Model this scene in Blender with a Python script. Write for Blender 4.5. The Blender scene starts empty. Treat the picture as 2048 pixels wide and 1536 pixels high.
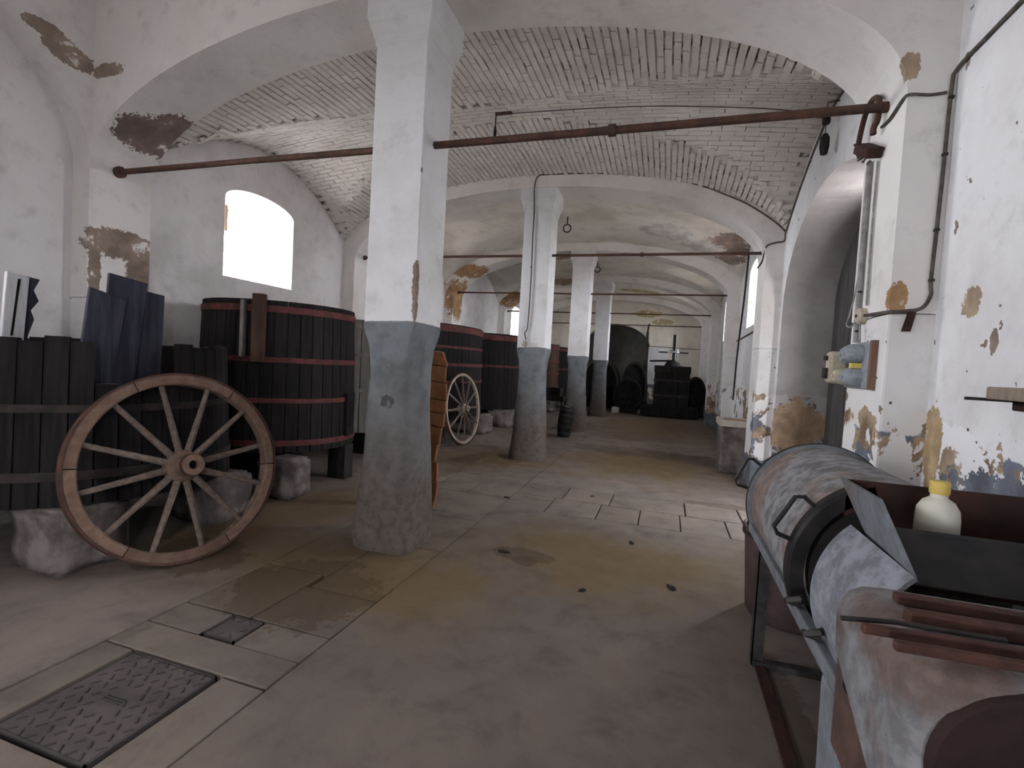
import bpy, math, random
from mathutils import Vector, Matrix, noise
random.seed(7)
S = bpy.context.scene
C = S.collection
PI = math.pi
# ------------------------------------------------------------------ camera
cd = bpy.data.cameras.new('camera'); cam = bpy.data.objects.new('camera', cd); C.objects.link(cam)
cd.sensor_width = 36.0; cd.lens = 991.77 * 36.0 / 2048.0; cd.clip_start = 0.05; cd.clip_end = 200
RM = Matrix(((0.95254598, -0.06592014, 0.29717116), (0.29914095, 0.02212296, -0.95395244), (0.05631037, 0.99757963, 0.04079255)))
cam.matrix_world = Matrix.Translation((0, 0, 1.5)) @ RM.to_4x4()
S.camera = cam
# ------------------------------------------------------------------ world: bright hazy daylight
w = bpy.data.worlds.new('world'); S.world = w; w.use_nodes = True
bg = w.node_tree.nodes['Background']; bg.inputs[0].default_value = (0.93, 0.95, 1.0, 1); bg.inputs[1].default_value = 42.0
S.view_settings.view_transform = 'Standard'; S.view_settings.look = 'None'
S.view_settings.exposure = 0.3; S.view_settings.gamma = 1.0; S.view_settings.use_curve_mapping = False
S.cycles.max_bounces = 10; S.cycles.diffuse_bounces = 7; S.cycles.adaptive_threshold = 0.03; S.cycles.transparent_max_bounces = 8
S.cycles.sample_clamp_indirect = 6.0; S.cycles.caustics_reflective = False; S.cycles.caustics_refractive = False
def portal(loc, sx, sy, direction):
    l = bpy.data.lights.new('window_daylight', 'AREA'); l.shape = 'RECTANGLE'; l.size = sx; l.size_y = sy
    l.cycles.is_portal = True
    o = bpy.data.objects.new('window_daylight', l); C.objects.link(o); o.location = loc
    o.rotation_euler = Vector(direction).to_track_quat('-Z', 'Z').to_euler()

# ------------------------------------------------------------------ layout numbers (metres)
XC = -2.05                      # hall axis, pillar row
XL, XR = -5.47, 1.37            # inner wall faces
PL, PR = -5.25, 1.15            # pilaster faces
ROW = [-0.54 + 4.1 * k for k in range(-1, 6)]   # -4.64 .. 19.96
HY = 0.29                       # half depth of arches
YN, YF = -4.93, 20.25           # near and far wall faces
ZT = 5.7
def arch_in(x):
    u = (x - XC) / 3.2
    return 3.1 + 1.1 * math.sqrt(max(0, 1 - u * u))
def vault_parts(x, t):
    u = (x - XC) / 3.45
    zx = 3.28 + 1.1 * math.sqrt(max(0, 1 - u * u)) + 0.06 * (1 - t * t)
    zy = 3.42 + 0.78 * (1 - t * t) + 0.25 * (1 - u * u) * (1 - t * t)
    return zx, zy
def vault_near(x, t):          # taller bay around the viewer
    u = abs(x - XC) / (3.17 if x < XC else 3.45)
    zx = 3.1 + 2.2 * max(0, 1 - u ** 8) ** .125
    zy = 3.1 + 1.3 * math.sqrt(max(0, 1 - t * t))
    return max(zx, zy)
def vault(x, t):
    a, b = vault_parts(x, t); k = 0.035
    h = max(k - abs(a - b), 0) / k
    return max(a, b) + h * h * k * 0.25

# ------------------------------------------------------------------ materials
MATS = {}
class NT:
    def __init__(s, name):
        m = bpy.data.materials.new(name); m.use_nodes = True; s.m = m; s.t = m.node_tree; s.t.nodes.clear()
        s.out = s.n('ShaderNodeOutputMaterial'); s.b = s.n('ShaderNodeBsdfPrincipled'); s.l(s.b.outputs[0], s.out.inputs[0])
        MATS[name] = m
    def n(s, k, **kw):
        o = s.t.nodes.new(k)
        for a, b in kw.items(): setattr(o, a, b)
        return o
    def l(s, a, b): s.t.links.new(a, b)
    def inp(s, sock, v):
        if hasattr(v, 'is_linked'): s.l(v, sock)
        elif isinstance(v, (tuple, list)) and sock.type == 'RGBA': sock.default_value = (*v, 1) if len(v) == 3 else v
        else: sock.default_value = v
    def math(s, op, a, b=0.0, c=0.0, clamp=False):
        o = s.n('ShaderNodeMath', operation=op, use_clamp=clamp)
        for i, v in enumerate((a, b, c)): s.inp(o.inputs[i], v)
        return o.outputs[0]
    def pos(s, world=True):
        return s.n('ShaderNodeNewGeometry').outputs['Position'] if world else s.n('ShaderNodeTexCoord').outputs['Object']
    def noise(s, vec, scale, detail=4, rough=0.55, stretch=None, dist=0.0):
        if stretch:
            mp = s.n('ShaderNodeMapping'); mp.inputs['Scale'].default_value = stretch; s.l(vec, mp.inputs[0]); vec = mp.outputs[0]
        o = s.n('ShaderNodeTexNoise'); s.l(vec, o.inputs['Vector']); o.inputs['Scale'].default_value = scale
        o.inputs['Detail'].default_value = detail; o.inputs['Roughness'].default_value = rough; o.inputs['Distortion'].default_value = dist
        return o.outputs['Fac']
    def ramp(s, f, a, b):      # smooth step a..b -> 0..1
        o = s.n('ShaderNodeMapRange', interpolation_type='SMOOTHSTEP'); s.inp(o.inputs[0], f)
        o.inputs[1].default_value = a; o.inputs[2].default_value = b
        return o.outputs[0]
    def mix(s, f, a, b, kind='MIX'):
        o = s.n('ShaderNodeMix', data_type='RGBA', blend_type=kind); s.inp(o.inputs[0], f); s.inp(o.inputs[6], a); s.inp(o.inputs[7], b)
        return o.outputs[2]
    def bump(s, h, strength, dist=0.02):
        o = s.n('ShaderNodeBump'); o.inputs['Strength'].default_value = strength; o.inputs['Distance'].default_value = dist
        s.l(h, o.inputs['Height']); s.l(o.outputs[0], s.b.inputs['Normal'])
    def done(s, col, rough, metal=0.0):
        s.inp(s.b.inputs['Base Color'], col); s.inp(s.b.inputs['Roughness'], rough); s.inp(s.b.inputs['Metallic'], metal); s.b.inputs['Specular IOR Level'].default_value = 0.12
        return s.m
    def patch(s, p, ctr, rad, nz):     # ragged blotch at a spot
        v = s.n('ShaderNodeVectorMath', operation='SUBTRACT'); s.l(p, v.inputs[0]); v.inputs[1].default_value = ctr
        d = s.n('ShaderNodeVectorMath', operation='DIVIDE'); s.l(v.outputs[0], d.inputs[0]); d.inputs[1].default_value = rad
        L = s.n('ShaderNodeVectorMath', operation='LENGTH'); s.l(d.outputs[0], L.inputs[0])
        e = s.math('MULTIPLY_ADD', nz, 2.2, s.math('MULTIPLY', L.outputs['Value'], -1.0))
        return s.ramp(e, 0.02, 0.10)

def plain(name, c1, c2, scale=6, rough=0.7, bump=0.15, metal=0.0, stretch=None, world=False, lo=0.35, hi=0.65, rand=0.0, detail=5, bscale=None):
    t = NT(name); p = t.pos(world)
    f = t.noise(p, scale, detail, 0.6, stretch)
    col = t.mix(t.ramp(f, lo, hi), c1, c2)
    if rand:
        r = t.n('ShaderNodeObjectInfo').outputs['Random']
        col = t.mix(1.0, col, t.n_grey(r, rand), 'MULTIPLY') if hasattr(t, 'n_grey') else col
        h = t.n('ShaderNodeHueSaturation'); t.inp(h.inputs['Value'], t.math('MULTIPLY_ADD', r, rand, 1 - rand / 2)); t.l(col, h.inputs['Color']); col = h.outputs[0]
    if bump:
        t.bump(t.noise(p, bscale or scale * 3, 6, 0.6, stretch), bump)
    return t.done(col, rough, metal)

WHITE = (0.70, 0.675, 0.645); CREAM = (0.72, 0.68, 0.625)
def plaster(name, white, stain, dado=None, dado_z=1.27, flakes=0.0, patches=(), bump=0.25, base_dirt=False, tan=(0.36, 0.27, 0.19), rand_flake=0.0, chips=False):
    MUD_ = (0.27, 0.21, 0.17)
    t = NT(name); p = t.pos(True)
    n1 = t.noise(p, 1.1, 6, 0.6); n2 = t.noise(p, 5.0, 6, 0.65); n3 = t.noise(p, 17.0, 5, 0.6)
    col = t.mix(t.ramp(n1, 0.42, 0.72), white, stain)
    col = t.mix(t.math('MULTIPLY', t.ramp(n2, 0.5, 0.78), 0.45), col, tuple(c * 0.62 for c in stain))
    sp = t.n('ShaderNodeSeparateXYZ'); t.l(p, sp.inputs[0]); z = sp.outputs[2]
    height = n3
    if dado:
        ze = t.math('ADD', z, t.math('MULTIPLY', t.math('SUBTRACT', n2, 0.5), 0.05 if base_dirt else 0.22))
        dm = t.math('SUBTRACT', 1.0, t.ramp(ze, dado_z - 0.006, dado_z + 0.006))
        dc = t.mix(t.ramp(n2, 0.35, 0.7), dado, tuple(c * 0.62 for c in dado))
        if base_dirt:
            zd = t.math('ADD', z, t.math('MULTIPLY', t.math('SUBTRACT', n1, 0.5), 0.9))
            dc = t.mix(t.math('MULTIPLY', t.math('SUBTRACT', 1.0, t.ramp(zd, 0.3, 1.45)), 0.9), dc, t.mix(t.ramp(n3, 0.35, 0.7), (0.115, 0.09, 0.072), (0.065, 0.05, 0.04)))
        col = t.mix(dm, col, dc)
    if flakes:
        fz = t.math('MULTIPLY', t.ramp(z, 0.1, 0.5), t.math('SUBTRACT', 1.0, t.ramp(z, dado_z - 0.05, dado_z + 0.45)))
        nf = t.noise(p, 3.1, 6, 0.62); nf2 = t.noise(p, 2.2, 6, 0.65, dist=0.5)
        m1 = t.ramp(t.math('MULTIPLY', nf, fz), 0.60 - flakes, 0.615 - flakes)
        col = t.mix(m1, col, t.mix(t.ramp(n2, 0.4, 0.62), tan, (0.17, 0.115, 0.08)))
        m2 = t.ramp(t.math('MULTIPLY', nf2, fz), 0.615 - flakes, 0.63 - flakes)
        col = t.mix(m2, col, white)
    if chips:
        nc = t.noise(p, 9, 3, 0.5); col = t.mix(t.ramp(nc, .70, .71), col, tuple(c * .8 for c in MUD_)); nc2 = t.noise(p, 21, 2, 0.5); col = t.mix(t.math('MULTIPLY', t.ramp(nc2, .735, .745), t.math('SUBTRACT', 1.0, t.ramp(z, 1.5, 2.4))), col, (0.1, 0.085, 0.08))
    if rand_flake:
        nf3 = t.noise(p, 1.7, 7, 0.68)
        col = t.mix(t.ramp(nf3, 0.70 - rand_flake, 0.712 - rand_flake), col, t.mix(t.ramp(n2, 0.4, 0.6), tan, tuple(c * 0.55 for c in tan)))
    if patches:
        nz = t.math('MULTIPLY_ADD', t.noise(p, 30, 4, 0.6), .45, t.math('MULTIPLY', t.noise(p, 6.5, 7, 0.7), .6))
        for ctr, rad, pc in patches:
            col = t.mix(t.math('MULTIPLY', t.patch(p, ctr, rad, nz), t.ramp(n2, .34, .40)), col, t.mix(t.ramp(n2, 0.35, 0.65), pc, tuple(c * 0.6 for c in pc)))
    t.bump(t.math('ADD', t.math('MULTIPLY', n2, 1.0), t.math('MULTIPLY', n3, 0.35)), bump, 0.03)
    return t.done(col, 0.9)
TAN = (0.38, 0.29, 0.21); BRN = (0.20, 0.15, 0.135); MUD = (0.27, 0.21, 0.17); ORN = (0.36, 0.22, 0.12); GREY = (0.16, 0.175, 0.21)
plaster('wall_left_plaster', (0.66, 0.63, 0.63), (0.50, 0.475, 0.47), GREY, 1.3, 0.0,
        [((-5.47, 3.15, 4.12), (0.2, 0.2, 0.12), MUD), ((-5.47, 3.3, 4.02), (0.2, 0.14, 0.1), MUD), ((-5.47, 11.9, 3.4), (.3, .5, .3), TAN)])
plaster('wall_right_plaster', (0.74, 0.74, 0.76), (0.60, 0.59, 0.59), GREY, 1.2, 0.16,
        [((1.37, 2.95, 1.92), (.2, .07, .07), TAN), ((1.37, 2.74, 1.72), (.2, .03, .05), MUD), ((1.37, 3.19, 1.18), (.2, .09, .2), (.5, .37, .22)), ((1.37, 3.0, 1.10), (.2, .1, .1), TAN), 
         ((1.6, 7.2, 0.95), (.28, .2, .26), (.42, .31, .22)), ((1.37, 2.5, 1.02), (.3, .5, .12), GREY)], chips=True)
plaster('recess_plaster_shaded', (0.33, 0.305, 0.305), (0.24, 0.22, 0.22), (0.11, 0.115, 0.13), 1.25, 0.1, [((1.62, 7.2, 0.9), (.3, .2, .3), (.34, .24, .16))])  # grey reveal plaster, its colours darkened for the shade in the recess
plaster('arch_plaster', (0.75, 0.72, 0.70), (0.62, 0.585, 0.56), None, 0, 0.0,
        [((-5.05, 3.27, 3.96), (.2, .05, .06), MUD), ((-5.0, 3.62, 3.52), (.42, .28, .14), BRN), ((-4.75, 3.75, 3.62), (.3, .2, .1), BRN), ((-1.62, 3.2, 4.1), (.14, .3, .1), (.33, .2, .14)), ((-5.25, 3.55, 2.45), (.2, .33, .13), MUD), ((-5.25, 3.75, 2.2), (.2, .13, .28), MUD), ((-5.25, 3.33, 2.2), (.2, .05, .3), MUD), ((1.15, 3.27, 3.25), (.05, .06, .07), TAN),
         ((1.18, 3.27, 1.98), (.05, .06, .09), ORN), ((1.2, 3.27, 1.5), (.05, .06, .06), TAN), ((1.28, 3.27, 1.55), (.03, .05, .03), MUD), ((1.2, 3.27, 1.0), (.14, .06, .2), (.3, .22, .17)), ((1.33, 3.27, 1.05), (.06, .06, .18), (.3, .2, .14)),
         ((-5.25, 11.76, 3.1), (.3, .4, .5), ORN), ((-4.9, 11.6, 3.75), (.5, .4, .15), ORN), ((-5.0, 15.7, 3.6), (.5, .4, .25), ORN), ((-3.6, 15.6, 4.2), (.6, .4, .1), TAN)], rand_flake=0.0)
plaster('pilaster_plaster', (0.70, 0.685, 0.68), (0.58, 0.56, 0.55), GREY, 1.22, 0.14, chips=True)
plaster('pillar_plaster', (0.72, 0.72, 0.74), (0.60, 0.585, 0.58), (0.165, 0.178, 0.192), 1.77, 0.0, [((-1.83, 3.34, 2.08), (.035, .035, .15), MUD), ((-1.83, 3.34, 1.86), (.03, .03, .09), MUD), ((-1.83, 3.34, 2.9), (.012, .012, .02), MUD), ((-2.05, 3.32, 1.15), (.06, .05, .05), (.07, .07, .08))], 0.3, True)
plaster('vault_plaster', CREAM, (0.47, 0.44, 0.37), None, 0, 0.0, [((1.0, 10.6, 3.95), (.5, .5, .3), MUD), ((-.2, 10.4, 4.3), (.5, .35, .3), (.66, .64, .6)), ((.5, 10.8, 4.1), (.4, .3, .3), (.66, .64, .6)), ((-3.2, 13, 4.2), (.8, .4, .3), TAN), ((-1.2, 18.6, 4.3), (.7, .3, .3), (.42, .34, .17))], 0.2, rand_flake=0.0)
plaster('vault_near_plaster', (0.74, 0.715, 0.70), (0.62, 0.59, 0.57), None, 0, 0.0, [((-5.2, 3.1, 4.0), (.25, .2, .08), MUD), ((-5.2, 2.9, 4.12), (.2, .16, .06), MUD)])
plaster('far_plaster', (0.64, 0.60, 0.53), (0.52, 0.48, 0.41), GREY, 1.1, 0.05, [((-.9, 20.25, 3.75), (.5, .2, .12), (.42, .34, .17)), ((-.3, 20.25, 3.45), (.4, .2, .1), (.42, .34, .2))])
plain('brick_whitewash', (0.72, 0.685, 0.65), (0.57, 0.535, 0.495), 1.6, 0.9, 0.5, world=True, rand=0.12, bscale=22)
plain('vault_mortar', (0.56, 0.53, 0.49), (0.13, 0.115, 0.1), 4.5, 0.95, 0.5, world=True, lo=.5, hi=.6)
plain('old_room_plaster', (0.55, 0.54, 0.53), (0.42, 0.41, 0.4), 2, 0.9, 0.2, world=True)
# floor
def floor_mat(name, a, b, wet):
    t = NT(name); p = t.pos(True)
    n1 = t.noise(p, 0.7, 6, 0.62); n2 = t.noise(p, 3.3, 7, 0.66, dist=0.3); n3 = t.noise(p, 30, 4, 0.6)
    col = t.mix(t.ramp(n1, 0.35, 0.65), a, b)
    col = t.mix(t.math('MULTIPLY', t.ramp(n2, 0.46, 0.72), 0.55), col, tuple(c * 0.52 for c in a))
    col = t.mix(t.math('MULTIPLY', t.ramp(n2, 0.46, 0.28), 0.35), col, (0.23, 0.195, 0.165))
    r = t.n('ShaderNodeObjectInfo').outputs['Random']
    h = t.n('ShaderNodeHueSaturation'); t.inp(h.inputs['Value'], t.math('MULTIPLY_ADD', r, 0.3, 0.85)); t.l(col, h.inputs['Color']); col = h.outputs[0]
    nz = t.noise(p, 3.0, 6, 0.7); nl = t.noise(p, 1.2, 5, 0.6)
    for ctr, rad in (((-.4, 3.9, 0), (1.5, .9, 1)), ((-2.1, 2.9, 0), (1.4, .8, 1)), ((-2.6, 7.4, 0), (1.2, 1.2, 1)), ((-.3, 8.2, 0), (1.6, 1.8, 1)), ((-.3, 14, 0), (1.8, 3.5, 1)), ((-3.2, 3.8, 0), (.7, 1.6, 1))):
        v = t.n('ShaderNodeVectorMath', operation='SUBTRACT'); t.l(p, v.inputs[0]); v.inputs[1].default_value = ctr
        d = t.n('ShaderNodeVectorMath', operation='DIVIDE'); t.l(v.outputs[0], d.inputs[0]); d.inputs[1].default_value = rad
        L = t.n('ShaderNodeVectorMath', operation='LENGTH'); t.l(d.outputs[0], L.inputs[0])
        e = t.math('MULTIPLY_ADD', nl, 1.6, t.math('MULTIPLY', L.outputs['Value'], -1.0))
        col = t.mix(t.math('MULTIPLY', t.ramp(e, -.3, .5), .8), col, (0.145, 0.10, 0.05))
    for ctr, rad in wet:
        col = t.mix(t.math('MULTIPLY', t.patch(p, ctr, rad, nz), 0.55), col, (0.06, 0.042, 0.027))
    t.bump(t.math('ADD', n2, t.math('MULTIPLY', n3, 0.2)), 0.22, 0.02)
    return t.done(col, t.math('MULTIPLY_ADD', n2, 0.4, 0.42))
floor_mat('concrete', (0.155, 0.131, 0.117), (0.20, 0.166, 0.142), [((-.6, 9.4, 0), (1.2, .45, 1)), ((.5, 9.2, 0), (.6, .5, 1)), ((-1.0, 3.72, 0), (.22, .12, 1)), ((-.95, 3.62, 0), (.1, .08, 1)), ((.75, 6.15, 0), (.5, .1, 1)), ((-3.2, 2.7, 0), (.4, .3, 1)), ((.62, 1.9, 0), (.1, .9, 1)), ((-2.9, 6.4, 0), (.3, .9, 1))])
floor_mat('stone_slab', (0.13, 0.11, 0.097), (0.18, 0.15, 0.125), [((-2.1, 2.6, 0), (.5, .4, 1))])
plain('joint_dirt', (0.05, 0.04, 0.03), (0.09, 0.07, 0.05), 8, 0.95, 0.2, world=True)
# objects
def wood(name, a, b, rand=0.5, rough=0.75, stretch=(9, 9, 0.8)):
    return plain(name, a, b, 3.0, rough, 0.35, 0, stretch, False, 0.3, 0.7, rand, 6)
wood('vat_wood', (0.0075, 0.0068, 0.0075), (0.018, 0.0155, 0.0155), 0.35)
wood('vat_wood_brown', (0.035, 0.02, 0.016), (0.075, 0.042, 0.03))
wood('vat_wood_pale', (0.12, 0.108, 0.096), (0.20, 0.18, 0.16))
wood('haze_tinted_board', (0.030, 0.031, 0.045), (0.055, 0.056, 0.078), 0.25)  # dark wood, with blue window-flare haze put into its colour
wood('white_board', (0.5, 0.5, 0.52), (0.66, 0.66, 0.68), 0.1)
wood('end_grain', (0.26, 0.22, 0.18), (0.45, 0.40, 0.34), 0.4, 0.85)
wood('wheel_wood', (0.12, 0.076, 0.058), (0.18, 0.118, 0.088), 0.25, 0.8, (6, 6, 6))
wood('wheel_wood_grey', (0.30, 0.25, 0.21), (0.42, 0.36, 0.30), 0.25, 0.8, (6, 6, 6))
wood('spoke_wood', (0.105, 0.08, 0.068), (0.17, 0.134, 0.114), 0.3, 0.8, (12, 12, 1.5))
wood('orange_wood', (0.125, 0.052, 0.024), (0.195, 0.09, 0.042), 0.15, 0.8, (4, 4, 2))
wood('shelf_wood', (0.20, 0.16, 0.125), (0.30, 0.245, 0.19), 0.2)
wood('door_wood', (0.055, 0.05, 0.05), (0.09, 0.085, 0.085), 0.2)
wood('frame_wood', (0.6, 0.4, 0.27), (0.7, 0.5, 0.36), 0.1)
wood('black_wood', (0.012, 0.011, 0.011), (0.03, 0.027, 0.025), 0.3)
plain('red_hoop', (0.11, 0.032, 0.03), (0.06, 0.022, 0.02), 9, 0.6, 0.2)
plain('dark_hoop', (0.022, 0.018, 0.018), (0.04, 0.03, 0.028), 9, 0.6, 0.2)
plain('grey_hoop', (0.13, 0.115, 0.105), (0.2, 0.18, 0.16), 9, 0.6, 0.2)
plain('rust_iron', (0.10, 0.05, 0.035), (0.055, 0.035, 0.03), 14, 0.7, 0.25, 0.2)
plain('dark_iron', (0.028, 0.027, 0.028), (0.055, 0.05, 0.048), 12, 0.55, 0.15, 0.4)
plain('brown_rust', (0.055, 0.027, 0.021), (0.03, 0.019, 0.017), 7, 0.75, 0.25, 0.1)
plain('hole_shade', (0.028, 0.017, 0.015), (0.018, 0.012, 0.011), 7, 0.8, 0.2)  # near-black colour for the shade inside the hood's round hole
plain('stick_rust', (0.04, 0.02, 0.017), (0.075, 0.035, 0.027), 10, 0.7, 0.25)
plain('cable', (0.06, 0.05, 0.046), (0.11, 0.095, 0.085), 20, 0.7, 0.0)
plain('conduit', (0.20, 0.19, 0.19), (0.30, 0.29, 0.29), 20, 0.6, 0.1)
plain('bakelite_grey', (0.20, 0.22, 0.25), (0.30, 0.32, 0.35), 25, 0.45, 0.05)
plain('bakelite_cream', (0.44, 0.40, 0.31), (0.35, 0.31, 0.24), 25, 0.5, 0.05)
plain('yellow_tag', (0.6, 0.5, 0.14), (0.55, 0.46, 0.12), 5, 0.6, 0)
wood('edge_wood', (0.13, 0.075, 0.055), (0.18, 0.11, 0.08), 0.1)
plain('stone_block', (0.085, 0.072, 0.068), (0.19, 0.163, 0.152), 5, 0.95, 0.7, rand=0.4)
plain('white_stone', (0.52, 0.49, 0.44), (0.40, 0.36, 0.31), 5, 0.9, 0.4)
plain('terracotta', (0.36, 0.19, 0.11), (0.28, 0.16, 0.1), 6, 0.9, 0.2)
plain('black_paint', (0.012, 0.012, 0.013), (0.022, 0.02, 0.02), 9, 0.4, 0.08)
plain('cask_black', (0.010, 0.010, 0.010), (0.022, 0.019, 0.018), 9, 0.75, 0.2)
plain('bright_steel', (0.45, 0.46, 0.5), (0.3, 0.31, 0.34), 9, 0.35, 0.05, 0.7)
plain('tub_plastic', (0.045, 0.03, 0.03), (0.075, 0.05, 0.048), 6, 0.55, 0.1)
plain('dark_void', (0.008, 0.007, 0.007), (0.014, 0.012, 0.012), 5, 0.9, 0)
plain('yellow_cap', (0.55, 0.42, 0.12), (0.5, 0.37, 0.1), 5, 0.5, 0)
plain('leaf', (0.11, 0.2, 0.05), (0.2, 0.3, 0.09), 3, 0.8, 0.2)
def metal_drum(name, a, b, rust, amount):
    t = NT(name); p = t.pos(True)
    n1 = t.noise(p, 2.3, 5, 0.6); n2 = t.noise(p, 13, 6, 0.72); n3 = t.noise(p, 30, 3)
    col = t.mix(t.ramp(n2, 0.38, 0.62), a, b)
    col = t.mix(t.math('MULTIPLY', t.ramp(n1, 0.62 - amount, 0.75 - amount), 0.85), col, t.mix(t.ramp(n2, 0.4, 0.6), rust, tuple(c * 0.7 for c in rust)))
    t.bump(n2, 0.15, 0.01)
    return t.done(col, 0.7, 0.1)
metal_drum('drum_metal', (0.30, 0.305, 0.32), (0.14, 0.135, 0.14), (0.22, 0.16, 0.135), 0.16)
metal_drum('drum_metal_pale', (0.27, 0.285, 0.325), (0.16, 0.165, 0.185), (0.13, 0.13, 0.115), 0.02)
metal_drum('hood_metal', (0.21, 0.215, 0.225), (0.13, 0.13, 0.135), (0.13, 0.085, 0.07), 0.16)
metal_drum('hood_rust', (0.10, 0.06, 0.048), (0.06, 0.04, 0.034), (0.12, 0.06, 0.04), 0.1)
metal_drum('galvanised', (0.18, 0.195, 0.215), (0.13, 0.14, 0.15), (0.2, 0.17, 0.14), 0.02)
# iron cover with raised lozenge tread
t = NT('bottle_plastic'); p = t.pos(False); sp = t.n('ShaderNodeSeparateXYZ'); t.l(p, sp.inputs[0])
t.done(t.mix(t.ramp(t.math('ADD', sp.outputs[2], t.math('MULTIPLY', t.noise(p, 20), 0.04)), 0.06, 0.12), (0.36, 0.25, 0.16), (0.55, 0.53, 0.46)), 0.4)
t = NT('pane_glass'); t.t.nodes.remove(t.b); tr = t.n('ShaderNodeBsdfTransparent'); gl = t.n('ShaderNodeBsdfGlossy'); gl.inputs['Roughness'].default_value = 0.05
mx = t.n('ShaderNodeMixShader'); mx.inputs[0].default_value = 0.08; t.l(tr.outputs[0], mx.inputs[1]); t.l(gl.outputs[0], mx.inputs[2]); t.l(mx.outputs[0], t.out.inputs[0])
plain('outdoor_ground', (0.48, 0.46, 0.43), (0.55, 0.53, 0.5), 0.6, 0.95, 0, world=True)

# ------------------------------------------------------------------ mesh helpers
class G:
    def __init__(s): s.v = []; s.f = []
    def add(s, v, f):
        n = len(s.v); s.v += [tuple(q) for q in v]; s.f += [tuple(i + n for i in q) for q in f]; return s
    def mm(s, a, b):
        x0, y0, z0 = a; x1, y1, z1 = b
        return s.add([(x0, y0, z0), (x1, y0, z0), (x1, y1, z0), (x0, y1, z0), (x0, y0, z1), (x1, y0, z1), (x1, y1, z1), (x0, y1, z1)],
                     [(3, 2, 1, 0), (4, 5, 6, 7), (0, 1, 5, 4), (1, 2, 6, 5), (2, 3, 7, 6), (3, 0, 4, 7)])
    def box(s, c, d, rot=None):
        g = G().mm([-q / 2 for q in d], [q / 2 for q in d]); M = rot.to_matrix() if rot and not isinstance(rot, Matrix) else rot
        vs = [Vector(q) for q in g.v]
        if M: vs = [M @ q for q in vs]
        return s.add([q + Vector(c) for q in vs], g.f)
    def tube(s, pts, r, n=8, closed=False, caps=True):
        pts = [Vector(q) for q in pts]; m = len(pts); rs = r if isinstance(r, (list, tuple)) else [r] * m
        vs = []; fs = []; up = None
        for i, p in enumerate(pts):
            a = pts[i - 1] if (i > 0 or closed) else p; b = pts[(i + 1) % m] if (i < m - 1 or closed) else p
            d = (b - a).normalized()
            if up is None:
                up = d.orthogonal().normalized()
            up = (up - d * up.dot(d)); up = up.normalized() if up.length > 1e-6 else d.orthogonal().normalized()
            sd = d.cross(up)
            vs += [p + rs[i] * (math.cos(2 * PI * k / n) * up + math.sin(2 * PI * k / n) * sd) for k in range(n)]
        for i in range(m if closed else m - 1):
            for k in range(n):
                a = i * n + k; b = i * n + (k + 1) % n; j = ((i + 1) % m) * n
                fs.append((a, b, j + (k + 1) % n, j + k))
        if caps and not closed: fs += [tuple(range(n - 1, -1, -1)), tuple((m - 1) * n + k for k in range(n))]
        return s.add(vs, fs)
    def lathe(s, prof, n=32, M=None, sx=1, sy=1, a0=0.0, a1=2 * PI):
        full = abs(a1 - a0 - 2 * PI) < 1e-6; k = n if full else n + 1; vs = []; fs = []
        for r, z in prof:
            for i in range(k):
                a = a0 + (a1 - a0) * i / n; vs.append(Vector((r * sx * math.cos(a), r * sy * math.sin(a), z)))
        if M: vs = [M @ q for q in vs]
        for j in range(len(prof) - 1):
            for i in range(n):
                a = j * k + i; b = j * k + (i + 1) % k; fs.append((a, b, b + k, a + k))
        return s.add(vs, fs)
    def prism(s, poly, ax, lo, hi):       # poly in the two other axes, extruded along ax
        def P(a, b, c): return {'x': (c, a, b), 'y': (a, c, b), 'z': (a, b, c)}[ax]
        n = len(poly)
        return s.add([P(a, b, lo) for a, b in poly] + [P(a, b, hi) for a, b in poly],
                     [tuple(range(n)), tuple(range(2 * n - 1, n - 1, -1))] + [(i, (i + 1) % n, n + (i + 1) % n, n + i) for i in range(n)])
    def build(s, name, mat, parent=None, smooth=False, bevel=0, fix=True):
        me = bpy.data.meshes.new(name); me.from_pydata(s.v, [], s.f); me.update()
        if fix:
            import bmesh
            bm = bmesh.new(); bm.from_mesh(me); bmesh.ops.recalc_face_normals(bm, faces=bm.faces); bm.to_mesh(me); bm.free()
        if mat: me.materials.append(MATS[mat])
        o = bpy.data.objects.new(name, me); C.objects.link(o)
        if smooth:
            for q in me.polygons: q.use_smooth = True
            me.set_sharp_from_angle(angle=math.radians(38)) if hasattr(me, 'set_sharp_from_angle') else None
        if parent: o.parent = parent
        if bevel:
            b = o.modifiers.new('bevel', 'BEVEL'); b.width = bevel; b.segments = 2; b.limit_method = 'ANGLE'
        return o
def tag(o, label, cat, group=None):
    o['label'] = label; o['category'] = cat
    if group: o['group'] = group
    return o
def thing(name, label, cat, loc=(0, 0, 0), rot=(0, 0, 0), group=None):
    o = bpy.data.objects.new(name, None); C.objects.link(o); o.location = loc; o.rotation_euler = rot; o.empty_display_size = 0.1
    return tag(o, label, cat, group)
def struct(o, label=None):
    o['kind'] = 'structure'
    if label: o['label'] = label
    return o
def inst(src, parent, loc=None, rot=None, scale=None, name=None):
    o = src.copy(); C.objects.link(o); o.parent = parent
    if name: o.name = name
    if loc is not None: o.location = loc
    if rot is not None: o.rotation_euler = rot
    if scale is not None: o.scale = scale
    return o

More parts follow.
